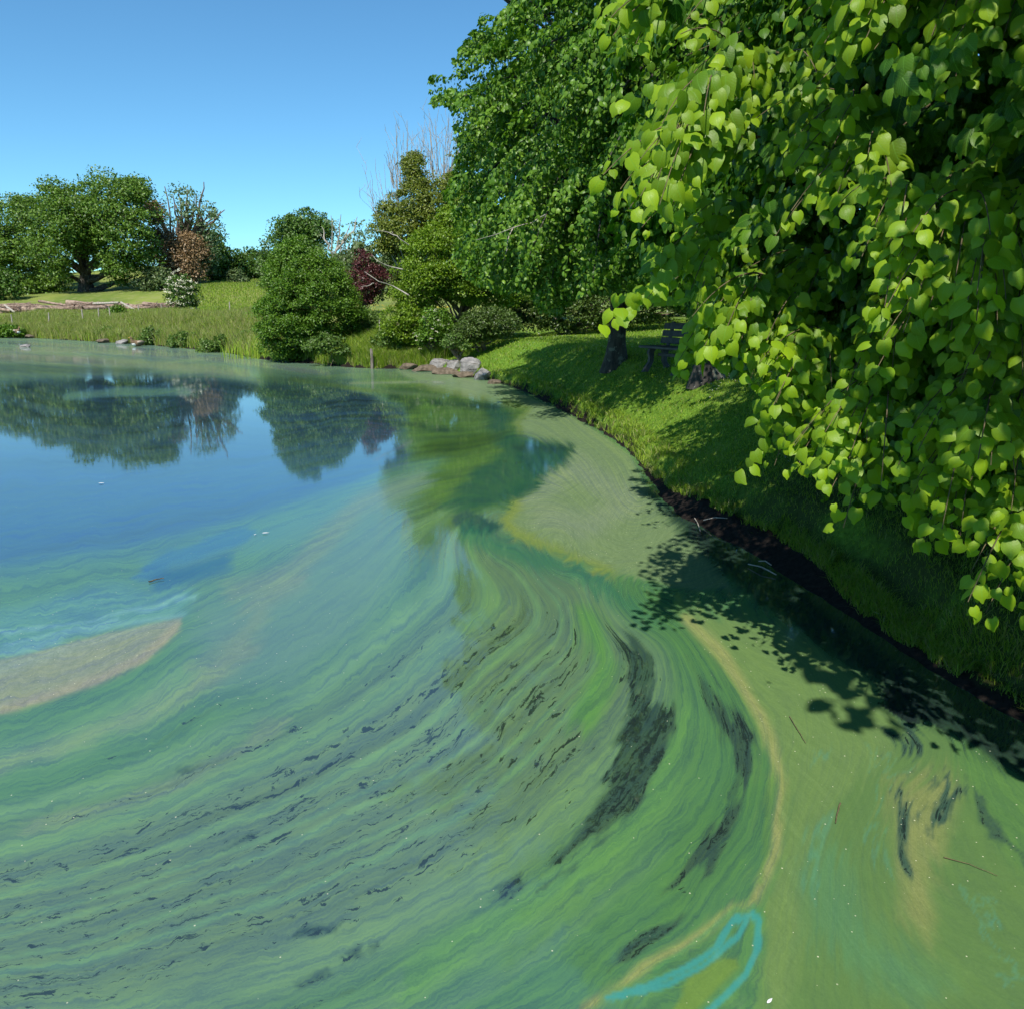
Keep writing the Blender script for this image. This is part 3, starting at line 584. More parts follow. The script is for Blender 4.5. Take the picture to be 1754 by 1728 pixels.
# ---- the near lime tree, its trunk out of frame on the right
r = np.random.default_rng(11)
near_mask = [(1012, -250), (1020, 60), (1045, 105), (1052, 205), (1022, 215), (1012, 290), (1050, 400), (1110, 430), (1120, 480), (1045, 512), (1026, 560), (1062, 575),
             (1100, 520), (1185, 515), (1178, 570), (1150, 620), (1160, 645), (1215, 612), (1262, 640), (1292, 700), (1300, 765), (1258, 800), (1256, 850), (1300, 835),
             (1400, 800), (1405, 890), (1430, 925), (1480, 885), (1545, 850), (1568, 952), (1610, 925), (1690, 955), (1650, 990), (1650, 1035), (1700, 1070), (1754, 1085),
             (2300, 1250), (2300, -300)]
NC = np.array([5.7, 6.2, 4.0]); NRd = np.array([4.8, 4.8, 5.0])
shade_ok = [(985, 850), (1060, 800), (1130, 740), (1290, 685), (2300, 560), (3200, 1500), (1780, 1310), (1720, 1318), (1640, 1285), (1560, 1262), (1500, 1265), (1468, 1235), (1385, 1250), (1330, 1232),
            (1312, 1175), (1240, 1145), (1215, 1120), (1235, 1085), (1180, 1075), (1090, 1045), (1030, 1000), (1005, 945), (1010, 900)]
def shade_fits(P):                              # keep only leaves whose shadow falls where the photo shows this tree's shadow
    k = P[:, 2] / sd.z; Q_ = P - k[:, None] * np.array(sd); px, py = proj(Q_)
    return inpoly(px, py, shade_ok) | (py < 690) | (px > 1754) | (py > 1728)
nb_ = empty("lime_tree", (5.6, 5.9, gz(5.6, 5.9)), 0, "big heart-leaved lime tree reaching in from the right with bright yellow-green leaves in front", "tree", "lime trees on the bank")
g1 = bough_crown(NC, NRd, 940, 24, 16, .074, r, slen=.44, down=.35, lobes=.20, rout=(.70, 1.12), half=lambda d: (d[:, 0] < .55) | (d[:, 2] > .2))
k1 = keep_mask(g1['P'], near_mask) & shade_fits(g1['P']) & (np.linalg.norm(g1['P'] - np.array([0, 0, CAMZ]), axis=1) > 2.7) & (g1['P'][:, 2] > .75)
hol_ = vnoise(g1['P'][:, 0] + .6 * g1['P'][:, 2], g1['P'][:, 1] * .8 + .9 * g1['P'][:, 2], .55, 2, 3); k1 &= hol_ > .05
make_leaves("crown", g1['P'][k1], g1['D'][k1], g1['N'][k1], g1['S'][k1], H5, M['lime_near'], nb_, g1['Y'][k1] * .55, True, 5)
g2 = bough_crown(NC, NRd * .78, 1000, 18, 14, .102, r, rin=(.5, .7), slen=.6, down=.4, half=lambda d: (d[:, 0] < .6))
k2 = keep_mask(g2['P'], near_mask) & shade_fits(g2['P']) & (g2['P'][:, 2] > .9) & (np.linalg.norm(g2['P'] - np.array([0, 0, CAMZ]), axis=1) > 4.3)
g3 = bough_crown((5.2, 2.4, 4.9), (3.9, 3.4, 3.0), 420, 16, 11, .13, r, slen=.6, down=.3)
px3, py3 = proj(g3['P']); o3 = (px3 < -80) | (px3 > PW + 80) | (py3 < -80) | (py3 > PH + 80) | (g3['P'][:, 1] < .2)
k3 = o3 & (px3 > 900) & shade_fits(g3['P']) & (g3['P'][:, 2] > 1.6) & (np.linalg.norm(g3['P'] - np.array([0, 0, CAMZ]), axis=1) > 1.6) & (g3['P'][:, 0] > .9)
make_leaves("side_foliage", g3['P'][k3], g3['D'][k3], g3['N'][k3], g3['S'][k3], H3, M['lime_near'], nb_, g3['Y'][k3] * .4, True, 9)
make_leaves("inner_foliage", g2['P'][k2], g2['D'][k2], g2['N'][k2], g2['S'][k2], H3, M['lime_near'], nb_, g2['Y'][k2] * .2, True, 6)
# bright foremost sprays, each at its own place in front of the crown
SPR = [(1225, 615, 4.4), (1175, 600, 4.3), (1262, 632, 4.3), (1210, 560, 4.5), (1060, 255, 3.4), (1085, 310, 3.4), (1140, 300, 3.7), (1180, 340, 4.0), (1050, 535, 3.6), (1120, 520, 4.1), (1195, 590, 3.9), (1230, 560, 4.2), (1290, 600, 4.1), (1330, 540, 4.4), (1405, 345, 3.5), (1440, 60, 3.5), (1470, 30, 3.3), (1560, 60, 3.4), (1700, 30, 3.3), (1620, 120, 3.6),
       (1480, 420, 3.3), (1590, 400, 3.2), (1620, 430, 3.5), (1560, 480, 3.1), (1600, 520, 3.1), (1560, 570, 3.4), (1420, 255, 3.8), (1360, 260, 4.1), (1340, 660, 3.9), (1310, 700, 4.0), (1430, 770, 3.6), (1435, 850, 3.6), (1280, 815, 4.0), (1400, 790, 3.8),
       (1590, 790, 3.4), (1640, 790, 3.3), (1600, 860, 3.5), (1700, 800, 3.5), (1700, 1000, 3.2), (1740, 1040, 3.2), (1670, 640, 3.3), (1690, 560, 3.6), (1720, 420, 3.4), (1200, 430, 4.4), (1060, 60, 3.9), (1150, 50, 4.3), (1250, 170, 4.2), (1180, 170, 4.0), (1740, 250, 3.5), (1570, 930, 3.7), (1460, 620, 3.9), (1500, 700, 3.9), (1700, 700, 3.6)]
sP, sD, sN, sS, sY = [], [], [], [], []; sprt = []
for (x_, y_, d_) in SPR:
    tp = at(x_, y_, d_); org = tp + np.array([.38, .42, .30]) * r.uniform(.8, 1.3)
    for j in range(6):
        e = tp + r.normal(0, .11, 3) * [1.3, 1, .9]; pth = curve(org, (org + e) / 2 + [0, 0, .14], e, 9); sprt.append((pth, np.linspace(.005, .0018, 9)))
        dr = nrm(e - org); sdv = nrm(np.cross(dr, [0, 0, 1.]))
        for q in range(2, 9):
            for al in (-1, 1):
                sP.append(pth[q] + sdv * al * .035 + r.normal(0, .015, 3)); sD.append(dr * .4 + sdv * al * .55 + np.array([0, 0, -.65]) + r.normal(0, .3, 3))
                sN.append(np.array([-.35, -.75, .65]) + r.normal(0, .38, 3)); sS.append(r.uniform(.05, .105) * (1.1 - .05 * q)); sY.append(np.clip(.10 + .085 * q + r.normal(0, .2), 0, 1))
sP, sD, sN, sS, sY = map(np.array, (sP, sD, sN, sS, sY)); ks = keep_mask(sP, near_mask)
make_leaves("foremost_sprays", sP[ks], sD[ks], sN[ks], sS[ks], H5, M['lime_near'], nb_, sY[ks], True, 8)
limbs_mesh("spray_twigs", [q for q in sprt if keep_mask(q[0], near_mask).all()], M['twig'], nb_, 4)
tb = np.array([5.6, 5.9, gz(5.6, 5.9) - .1]); ttp = np.array([5.4, 5.7, 8.0])
limbs_mesh("trunk", [trunk_path(tb, ttp, .26, .08)], M['bark_dark'], nb_, 12)
paths = []; twp = []; kept = k1.reshape(g1['tw'].shape[:3]).mean(-1)
wk = shade_fits(g1['tip'])
for i in range(len(g1['root'])):
    if not wk[i] or kept[i].mean() < .45: continue
    a, b, c_ = g1['root'][i], g1['mid'][i], g1['tip'][i]
    if not keep_mask(np.array([c_]), near_mask)[0]: continue
    if np.linalg.norm(c_ - np.array([0, 0, CAMZ])) < 2.9: continue
    pp = curve(a, b, c_, 7)
    if not keep_mask(pp, near_mask).all(): continue
    paths.append((pp, np.linspace(.011, .003, 7)))
    if i % 3 == 0:
        q0 = tb + (ttp - tb) * np.clip((a[2] - 1.2) / 8, .1, .9); paths.append((wobble(curve(q0, (q0 + a) / 2 + [0, 0, .3], a, 7), .05, i), np.linspace(.05, .016, 7)))
    for j in range(g1['tw'].shape[1]):
        w0 = g1['tw'][i, j]
        if kept[i, j] < .7: continue
        if not keep_mask(w0[-1:], near_mask)[0] or w0[-1, 2] < .75 or np.linalg.norm(w0[0] - [0, 0, CAMZ]) < 2.8: continue
        twp.append((np.vstack([g1['B'][i, j], w0[::3], w0[-1:]]), .0016))
limbs_mesh("branches", paths, M['twig'], nb_, 5)
limbs_mesh("twigs", twp, M['twig'], nb_, 3)

# ---- lime trees further along the bank
mid_mask = [(733, 140), (742, 128), (775, 132), (778, 100), (795, 72), (815, 48), (822, 22), (850, 28), (875, 2), (905, -60), (1000, -400), (1700, -400), (1700, 560), (1200, 545),
            (1150, 522), (1075, 515), (1040, 505), (1000, 500), (955, 540), (925, 535), (905, 500), (850, 500), (800, 478), (772, 440), (780, 400), (770, 350), (758, 330), (775, 300), (782, 240),
            (770, 180), (740, 182)]
def bank_lime(px, py, Y, rad, height, nb, label, seed, size, r0, mask, cz, low=.0, kk=12, clip=None):
    r = np.random.default_rng(seed); b = at(px, py, Y); b[2] = gz(b[0], b[1])
    root = empty("lime_tree", b, 0, label, "tree", "lime trees on the bank")
    C = np.array([b[0], b[1], cz]); g = bough_crown(C, (rad, rad, height), nb, 16, kk, size, r, slen=.55, down=.4, lobes=.22, rout=(.66, 1.15), hang=.30)
    pxs, pys = proj(g['P']); km = inpoly(pxs, pys, mask) | (pys < -30) | (pxs > 1754)
    km &= g['P'][:, 2] > low
    if clip: km &= clip(g['P'])
    make_leaves("crown", g['P'][km], g['D'][km], g['N'][km], g['S'][km], H3, M['lime_mid'], root, g['Y'][km] * .7, False, seed)
    g_ = bough_crown(C, (rad * .78, rad * .78, height * .8), nb // 2, 14, 9, size * 1.25, r, rin=(.4, .6), slen=.6)
    pxs, pys = proj(g_['P']); km = (inpoly(pxs, pys, mask) | (pys < -30)) & (g_['P'][:, 2] > low + .3)
    if clip: km &= clip(g_['P'])
    make_leaves("inner_foliage", g_['P'][km], g_['D'][km], g_['N'][km], g_['S'][km], OV2, M['lime_mid'], root, g_['Y'][km] * .2, False, seed + 1)
    top = np.array([b[0] + .1, b[1], cz + height * .5])
    limbs_mesh("trunk", [trunk_path(b - [0, 0, .15], top, r0, r0 * .3, 1.8, 24)], M['bark_dark'], root, 14)
    pa = []
    for i in range(0, nb, 3):
        a = g['root'][i]; pq, pyy = proj(g['tip'][i][None]);
        if not (inpoly(pq, pyy, mask)[0] or pyy[0] < 0): continue
        q0 = b + (top - b) * np.clip((a[2] - b[2] - 1.0) / (top[2] - b[2]) * .8, .22, .95)
        pa.append((wobble(curve(q0, (q0 + a) / 2 + [0, 0, .2], a, 6), .05, i), np.linspace(r0 * .26, .03, 6)))
        pa.append((curve(a, g['mid'][i], g['tip'][i], 6), np.linspace(.03, .006, 6)))
    limbs_mesh("branches", pa, M['bark_dark'], root, 5)
    return root
lime2 = bank_lime(1055, 609, 18.0, 4.5, 6.0, 560, "tall lime tree with a thick dark trunk rising behind and left of the bench", 21, .092, .205, mid_mask, 6.0, 1.7)
lime3 = bank_lime(1212, 650, 13.6, 3.1, 4.3, 300, "lime tree whose flared pale-based trunk stands just right of the bench", 31, .09, .20, mid_mask, 6.6, 2.7, 10)

# ---- foliage grown on clumps: shrubs and far trees
def clump_points(polyg, Y, thick, n, r, rc, dscale=1.0):
    p = np.array(polyg, float); x0, y0 = p.min(0); x1, y1 = p.max(0); out = []
    md = None
    while len(out) < n:
        x = r.uniform(x0, x1, 400); y = r.uniform(y0, y1, 400); ok = inpoly(x, y, polyg); x, y = x[ok], y[ok]
        d = segdist(x, y, polyg, True) / F * Y
        if md is None: md = max(d.max(), 1e-3)
        ok = d > rc * .14; x, y, d = x[ok], y[ok], d[ok]
        hh = thick * np.sqrt(np.clip(1 - (1 - np.clip(d / md, 0, 1)) ** 2, 0, 1)); sgn = np.where(r.random(len(x)) < .72, -1, 1)
        yy = Y + sgn * hh * np.sqrt(r.uniform(.25, 1, len(x)))
        for a, b, c_ in zip(x, y, yy): out.append(at(a, b, c_))
    return np.array(out[:n])
def clump_leaves(Cn, rc, per, size, r, flat=.75):
    n = len(Cn); R_ = rc * r.uniform(.45, 1.55, n); d = nrm(r.normal(0, 1, (n, per, 3))); d[..., 2] = np.where(d[..., 2] < -.35, -d[..., 2], d[..., 2])
    rad = R_[:, None] * r.uniform(.45, 1.1, (n, per)) ** .7
    P = Cn[:, None] + d * rad[..., None] * np.array([1, 1, flat])
    N = d * .9 + np.array([0, -.1, .55]) + r.normal(0, .45, d.shape); D = r.normal(0, 1, d.shape) + d * .5 + np.array([0, 0, -.2])
    return P.reshape(-1, 3), D.reshape(-1, 3), N.reshape(-1, 3), size * r.uniform(.6, 1.3, n * per)
def plant(name, label, cat, polyg, Y, thick, n, rc, per, size, mat, base=None, trunk_r=.1, bark='bark_brown', nl=18, seed=1, group=None, crown='crown', trunk='trunk', T=OV2, extra=None, flat=.75, keep=.985):
    r = np.random.default_rng(seed); pa = np.array(polyg, float)
    if base is None: base = (pa[:, 0].mean(), pa[:, 1].max())
    b = at(base[0], base[1], Y); b[2] = gz(b[0], b[1])
    root = empty(name, b, 0, label, cat, group); Cn = clump_points(polyg, Y, thick, n, r, rc)
    P, D, N, Sz = clump_leaves(Cn, rc, per, size, r, flat)
    ok = P[:, 2] > 0.05 ; P, D, N, Sz = P[ok], D[ok], N[ok], Sz[ok]
    make_leaves(crown, P, D, N, Sz, T, M[mat], root, np.clip(r.normal(.2, .2, len(P)), 0, 1), False, seed)
    ctr = Cn.mean(0); zt = Cn[:, 2].max(); top = np.array([ctr[0] * .6 + b[0] * .4, ctr[1], b[2] + (zt - b[2]) * .72])
    mainp = trunk_path(b - [0, 0, .2], top, trunk_r, trunk_r * .25, 1.5, 10, .6, seed)
    limbs_mesh(trunk, [mainp], M[bark], root, 8)
    if nl:
        pa = []
        for i in r.choice(len(Cn), min(nl, len(Cn)), replace=False):
            c_ = Cn[i]; f_ = np.clip((c_[2] - b[2]) / max(top[2] - b[2], .1) * .55, .08, .9); k_ = int(f_ * 9); q0 = mainp[0][k_]
            pa.append((wobble(curve(q0, (q0 + c_) / 2 + [0, 0, .06 * Y / 30], c_, 7), .012 * Y / 10, i), np.linspace(trunk_r * .42, trunk_r * .07, 7)))
        limbs_mesh("branches", pa, M[bark], root, 5)
    return root, Cn
def LM(key, d, l, y=None, **kw):
    M[key] = leafmat("leaf_" + key, d, l, y or tuple(v * 1.3 for v in l), **kw)
LM('oak', (0.045, 0.105, 0.014), (0.14, 0.24, 0.026), transl=.2)
LM('dark', (0.03, 0.078, 0.012), (0.1, 0.185, 0.024), transl=.2)
LM('olive', (.06, .10, .03), (.13, .18, .06), transl=.2)
LM('brown', (.17, .105, .05), (.30, .20, .10), transl=.15)
LM('pale', (.09, .15, .06), (.17, .25, .12), transl=.3)
LM('willow', (0.045, 0.115, 0.01), (0.135, 0.25, 0.02), transl=.3)
LM('bright', (0.075, 0.145, 0.008), (0.2, 0.31, 0.018), transl=.35)
LM('ivy', (0.07, 0.105, 0.014), (0.2, 0.24, 0.03), transl=.25)
LM('purple', (.050, .014, .016), (.135, .045, .042), transl=.25, tcol=(1.2, .9, .9))
LM('yew', (0.03, 0.06, 0.01), (0.085, 0.14, 0.02), transl=.15)
LM('weed', (.06, .12, .02), (.14, .23, .045), transl=.3)
# far left meadow edge
plant("oak_tree", "broad spreading oak with dark trunk and rounded lobes, tallest of the far left trees", "tree",
      [(60, 350), (78, 318), (108, 300), (132, 306), (142, 330), (152, 305), (175, 298), (196, 310), (202, 330), (212, 312), (232, 310), (255, 325), (262, 350), (272, 372), (262, 410), (276, 445), (262, 468), (238, 462), (240, 488), (215, 496), (185, 482), (168, 452), (158, 436), (138, 440), (128, 470), (110, 484), (90, 478), (66, 470), (50, 420)],
      108, 8.5, 230, 1.5, 210, .31, 'oak', (150, 512), .85, 'bark_dark', 46, 41)
plant("oak_tree", "rounded oak at the far left edge, lower than the tallest oak beside it", "tree",
      [(-90, 420), (-60, 370), (-20, 350), (0, 362), (28, 336), (62, 340), (78, 370), (72, 420), (84, 470), (60, 490), (20, 480), (-20, 500), (-80, 495)], 116, 8, 170, 1.55, 200, .31, 'oak', (10, 514), .7, 'bark_dark', 24, 42)
plant("shrub", "dark bushes in the shade at the left edge beyond the log heap", "shrub", [(-60, 470), (0, 462), (30, 478), (34, 505), (20, 522), (-60, 525)], 100, 3, 60, .9, 90, .33, 'dark', seed=43, trunk='stem')
plant("shrub", "green scrub between the left oak and the tall oak's trunk", "shrub", [(30, 490), (70, 470), (110, 478), (130, 500), (120, 512), (40, 515)], 112, 3, 70, .9, 70, .33, 'oak', seed=44, trunk='stem')
plant("ash_tree", "half bare tree with upright grey limbs, right of the tall oak", "tree",
      [(285, 350), (300, 325), (330, 322), (350, 345), (378, 372), (385, 410), (384, 450), (360, 480), (345, 450), (330, 400), (300, 400), (282, 380)], 112, 4.5, 75, 1.1, 32, .36, 'pale', (312, 502), .6, 'bark_brown', 60, 45)
rt, _ = plant("ivy_tree", "dead tree clad in withered brown creeper standing left of the half bare tree", "tree",
      [(255, 352), (268, 350), (280, 395), (300, 415), (330, 400), (352, 420), (345, 470), (335, 496), (300, 496), (285, 470), (268, 440), (262, 400)], 109, 2.5, 240, 1.15, 90, .26, 'brown', (304, 502), .5, 'bark_brown', 40, 46, crown='creeper')
plant("green_tree", "small green tree standing right behind the half bare tree", "tree", [(345, 400), (362, 385), (382, 410), (388, 450), (378, 478), (350, 480)], 118, 3, 60, 1.0, 75, .36, 'oak', seed=47)
plant("shrub", "grey-green willow scrub between the oak and the creeper-clad tree", "shrub", [(238, 475), (262, 463), (295, 468), (298, 495), (285, 503), (235, 502)], 104, 2.5, 60, .8, 70, .3, 'olive', seed=48, trunk='stem')
plant("shrub", "round dark green bushes on the meadow rise right of the half bare tree", "shrub", [(350, 470), (372, 445), (395, 428), (430, 428), (452, 448), (458, 480), (430, 490), (360, 492)], 120, 3.5, 110, 1.1, 90, .36, 'dark', seed=49, trunk='stem')
plant("shrub", "low pale grey-green bush in front of the round dark bushes", "shrub", [(392, 470), (410, 462), (424, 472), (422, 489), (394, 490)], 112, 1.4, 22, .7, 70, .3, 'olive', seed=50, trunk='stem')
plant("oak_tree", "distant dark tree standing behind the leaning waterside bush", "tree",
      [(478, 410), (482, 382), (502, 366), (528, 363), (542, 374), (556, 370), (566, 386), (560, 410), (548, 440), (560, 480), (470, 490), (455, 455), (462, 425)], 74, 4, 130, .95, 170, .22, 'dark', (515, 500), .35, 'bark_dark', 16, 51)
plant("shrub", "soft grey-green sallow just left of the waterside bush", "shrub", [(450, 430), (462, 418), (480, 440), (484, 490), (448, 500)], 80, 1.6, 36, .7, 70, .26, 'olive', seed=52, trunk='stem')
plant("hawthorn_tree", "thin tree of bare grey twigs behind the purple shrub", "tree", [(540, 400), (560, 380), (590, 385), (620, 372), (640, 390), (640, 440), (600, 470), (550, 470)], 66, 3, 46, .55, 24, .20, 'pale', (585, 500), .16, 'bark_pale', 46, 53)
plant("shrub", "hazy green thicket behind the purple shrub", "shrub", [(560, 455), (600, 430), (625, 415), (680, 430), (700, 500), (640, 520), (560, 510)], 56, 3, 120, .7, 80, .22, 'olive', seed=54, trunk='stem')
elder, EC = plant("elder_tree", "small elder with cream flower heads on the bank before the meadow", "tree",
      [(286, 520), (279, 502), (292, 482), (308, 473), (322, 476), (336, 492), (342, 515), (332, 532), (318, 528), (298, 530)], 66, 1.3, 60, .42, 80, .16, 'dark', (310, 548), .10, 'bark_brown', 12, 55)
plant("shrub", "small round pale green bush in front of the log heap", "shrub", [(186, 535), (190, 528), (202, 524), (212, 530), (212, 544), (190, 545)], 76, .8, 18, .4, 80, .16, 'willow', seed=56, trunk='stem')
# by the water
plant("waterside_bush", "tall leaning green bush overhanging the water left of the post", "shrub",
      [(455, 604), (440, 570), (437, 545), (448, 505), (455, 470), (468, 440), (492, 415), (512, 402), (530, 425), (556, 440), (580, 455), (598, 480), (606, 515), (622, 540), (606, 562), (585, 578), (555, 592), (525, 612), (500, 621), (475, 620)],
      34.5, 2.2, 430, .34, 190, .082, 'willow', (498, 618), .12, 'bark_brown', 36, 60, crown='foliage', trunk='stem')
plant("purple_shrub", "dark purple-leaved shrub between the leaning bush and the bright tree", "shrub",
      [(588, 470), (598, 462), (608, 470), (612, 440), (620, 428), (634, 430), (636, 448), (655, 462), (672, 470), (668, 486), (650, 500), (640, 522), (620, 526), (606, 512), (596, 490)], 40, 1.4, 130, .24, 60, .095, 'purple', (622, 545), .07, 'bark_brown', 26, 61, crown='foliage', trunk='stem')
plant("ivy_tree", "yellow-green ivy-clad tree with bare grey twigs sticking out above", "tree",
      [(640, 400), (648, 370), (668, 340), (690, 322), (694, 285), (706, 258), (716, 268), (722, 300), (748, 312), (765, 292), (790, 300), (815, 340), (800, 400), (760, 440), (700, 450), (650, 440)], 36, 2.6, 330, .36, 160, .09, 'ivy', (720, 590), .22, 'bark_pale', 36, 62, crown='ivy')
plant("maple_tree", "bright yellow-green field maple filling the gap left of the lime tree", "tree",
      [(672, 520), (680, 470), (705, 440), (700, 410), (740, 385), (770, 350), (810, 345), (860, 380), (890, 440), (900, 520), (860, 545), (800, 530), (770, 515), (740, 530), (700, 540)], 32.5, 2.4, 430, .36, 170, .085, 'bright', (790, 590), .16, 'bark_brown', 40, 63)
plant("shrub", "yellow-green shrub at the head of the rocks, left of the cream flowers", "shrub", [(648, 560), (655, 535), (685, 520), (715, 524), (728, 545), (722, 585), (700, 592), (660, 588)], 31.5, 1.1, 150, .20, 80, .075, 'bright', seed=64, trunk='stem', crown='foliage')
ef, EC2 = plant("elder_bush", "elder bush with cream flower heads above the grey rocks", "shrub", [(712, 590), (718, 548), (735, 530), (765, 535), (775, 560), (768, 590), (735, 596)], 30.5, .9, 100, .2, 70, .08, 'willow', seed=65, trunk='stem', crown='foliage')
plant("yew_shrub", "low dark spreading yew at the lawn's edge right of the elder", "shrub", [(768, 590), (778, 560), (800, 540), (845, 528), (880, 540), (892, 562), (868, 582), (800, 592)], 29.5, 1.2, 230, .2, 80, .07, 'yew', seed=66, trunk='stem', crown='foliage')
plant("shrub", "thin grassy weeds growing at the foot of the dark yew", "shrub", [(758, 598), (764, 575), (790, 570), (804, 590), (800, 600)], 28.6, .5, 40, .15, 60, .07, 'weed', seed=67, trunk='stem', crown='foliage')
plant("hedge", "dark green hedge behind the lime trunk at the back of the lawn", "hedge", [(862, 570), (870, 520), (930, 490), (1050, 485), (1200, 480), (1320, 480), (1320, 540), (1190, 548), (1050, 566), (930, 574)], 34, 1.6, 430, .3, 90, .10, 'yew', (950, 574), .1, seed=68, trunk='stem', crown='foliage')
plant("tree_belt", "tall shady trees closing the view behind the hedge", "trees", [(760, 420), (800, 250), (900, 100), (1100, 60), (1500, 40), (1700, 200), (1700, 500), (1300, 510), (900, 520), (800, 500)], 44, 4, 1300, .85, 80, .30, 'dark', (1000, 560), .3, 'bark_dark', 30, seed=69)

plant("shrub", "loose yellow-green thicket filling the gap between purple shrub and ivy tree", "shrub", [(680, 530), (676, 470), (672, 430), (655, 405), (670, 385), (700, 420), (725, 500), (710, 540)], 38, 1.4, 120, .34, 90, .095, 'ivy', seed=91, trunk='stem', nl=24, crown='foliage')
plant("shrub", "low pale scrub at the purple shrub's foot behind the nettles", "shrub", [(585, 580), (590, 545), (620, 530), (650, 545), (665, 590)], 36, 1.2, 90, .26, 80, .09, 'weed', seed=92, trunk='stem', crown='foliage')
# flower heads on the elders, bare twigs above the ivy tree, dead sticks
fl = simple("elder_flower", (.62, .60, .42), (.78, .76, .6), 30)
def blossoms(parent, Cn, n, s, seed, off):
    r = np.random.default_rng(seed); P, T_ = [], []
    c_ = Cn[r.choice(len(Cn), n)]; c_ = c_ + nrm(r.normal(0, 1, (n, 3)) + np.array([0, -1.4, .8])) * off
    Pn = np.repeat(c_, 14, 0) + r.normal(0, s * .55, (n * 14, 3)) * [1, 1, .4]
    V, Fc = leaves(Pn, r.normal(0, 1, Pn.shape), np.tile([0, -.3, 1.], (len(Pn), 1)) + r.normal(0, .3, Pn.shape), np.full(len(Pn), s * .6), OV2)
    return npmesh("flowers", V, Fc, fl, parent)
blossoms(elder, EC, 70, .17, 3, .78); blossoms(ef, EC2, 24, .055, 4, .30)
def sprigs(name, px0, px1, pyb, top, Y, n, seed, parent, mat, lean=0):
    r = np.random.default_rng(seed); pa = []
    for i in range(n):
        x = r.uniform(px0, px1); a = at(x, pyb + r.uniform(-8, 12), Y); h = r.uniform(.35, 1); xt = x + (x - (px0 + px1) / 2) * .55 + r.normal(0, 8) + lean
        c_ = at(xt, pyb + (top - pyb) * h, Y + r.normal(0, .5)); pa.append((wobble(curve(a, (a + c_) / 2 + r.normal(0, .06, 3), c_, 7), .02, i), np.linspace(.016, .005, 7)))
        for q in range(3):
            k_ = r.integers(2, 6); s0 = pa[-1][0][k_] if len(pa[-1][0]) > k_ else a; e = s0 + np.array([r.normal(0, .22), r.normal(0, .2), r.uniform(.25, .7)])
            pa.append((wobble(curve(s0, (s0 + e) / 2, e, 5), .015, q), np.linspace(.009, .004, 5)))
    return limbs_mesh(name, pa, mat, parent, 4)
ivy_root = [o for o in bpy.data.objects if o.name.startswith("ivy_tree") and o.type == 'EMPTY'][-1]
sprigs("bare_twigs", 672, 722, 320, 205, 36, 26, 5, ivy_root, M['bark_pale']); sprigs("bare_twigs", 728, 775, 310, 185, 36.5, 30, 6, ivy_root, M['bark_pale'])
sprigs("bare_twigs", 648, 690, 390, 262, 35.5, 18, 7, ivy_root, M['bark_pale'], -12)
ash = [o for o in bpy.data.objects if o.name.startswith("ash_tree") and o.type == 'EMPTY'][0]
def limbs_px(parent, lines, Y, r0, mat, name):
    pa = []
    for k_, l in enumerate(lines):
        P = np.array([at(x, y, Y + .3 * math.sin(i * 2 + k_)) for i, (x, y) in enumerate(l)]); n_ = 9
        tq = np.linspace(0, len(P) - 1, n_); P2 = np.stack([np.interp(tq, np.arange(len(P)), P[:, q]) for q in range(3)], -1)
        pa.append((wobble(P2, r0 * .5, k_), np.linspace(r0, r0 * .22, n_)))
    return limbs_mesh(name, pa, mat, parent, 5)
limbs_px(ash, [[(312, 500), (300, 440), (292, 380), (282, 320)], [(304, 450), (305, 390), (297, 340)], [(318, 480), (325, 420), (318, 360), (322, 325)], [(325, 440), (340, 380), (343, 340), (349, 312)], [(335, 420), (338, 370), (336, 335)], [(330, 430), (355, 400), (378, 362)], [(300, 420), (285, 400), (272, 375)], [(340, 395), (360, 385), (385, 360)]], 110, .26, M['bark_brown'], "dead_limbs")
haw = [o for o in bpy.data.objects if o.name.startswith("hawthorn_tree") and o.type == 'EMPTY'][0]
limbs_px(haw, [[(572, 480), (570, 430), (567, 370)], [(572, 450), (580, 410), (584, 368)], [(572, 440), (590, 410), (600, 385)], [(572, 440), (556, 410), (552, 390)], [(575, 430), (605, 395), (612, 372)]], 64, .10, M['bark_pale'], "dead_limbs")
map_ = [o for o in bpy.data.objects if o.name.startswith("maple_tree") and o.type == 'EMPTY'][0]
limbs_px(map_, [[(700, 506), (672, 490), (650, 482), (630, 470), (624, 466)], [(690, 462), (662, 456), (645, 446), (638, 438)], [(640, 486), (632, 490), (618, 492)], [(700, 420), (680, 405), (665, 398), (640, 394)]], 30, .026, M['bark_pale'], "dead_branch")
limbs_px(lime2, [[(935, 368), (910, 382), (880, 390), (850, 402), (815, 412)], [(880, 390), (870, 410), (868, 430), (862, 450)]], 14.2, .014, M['bark_pale'], "dead_branch")

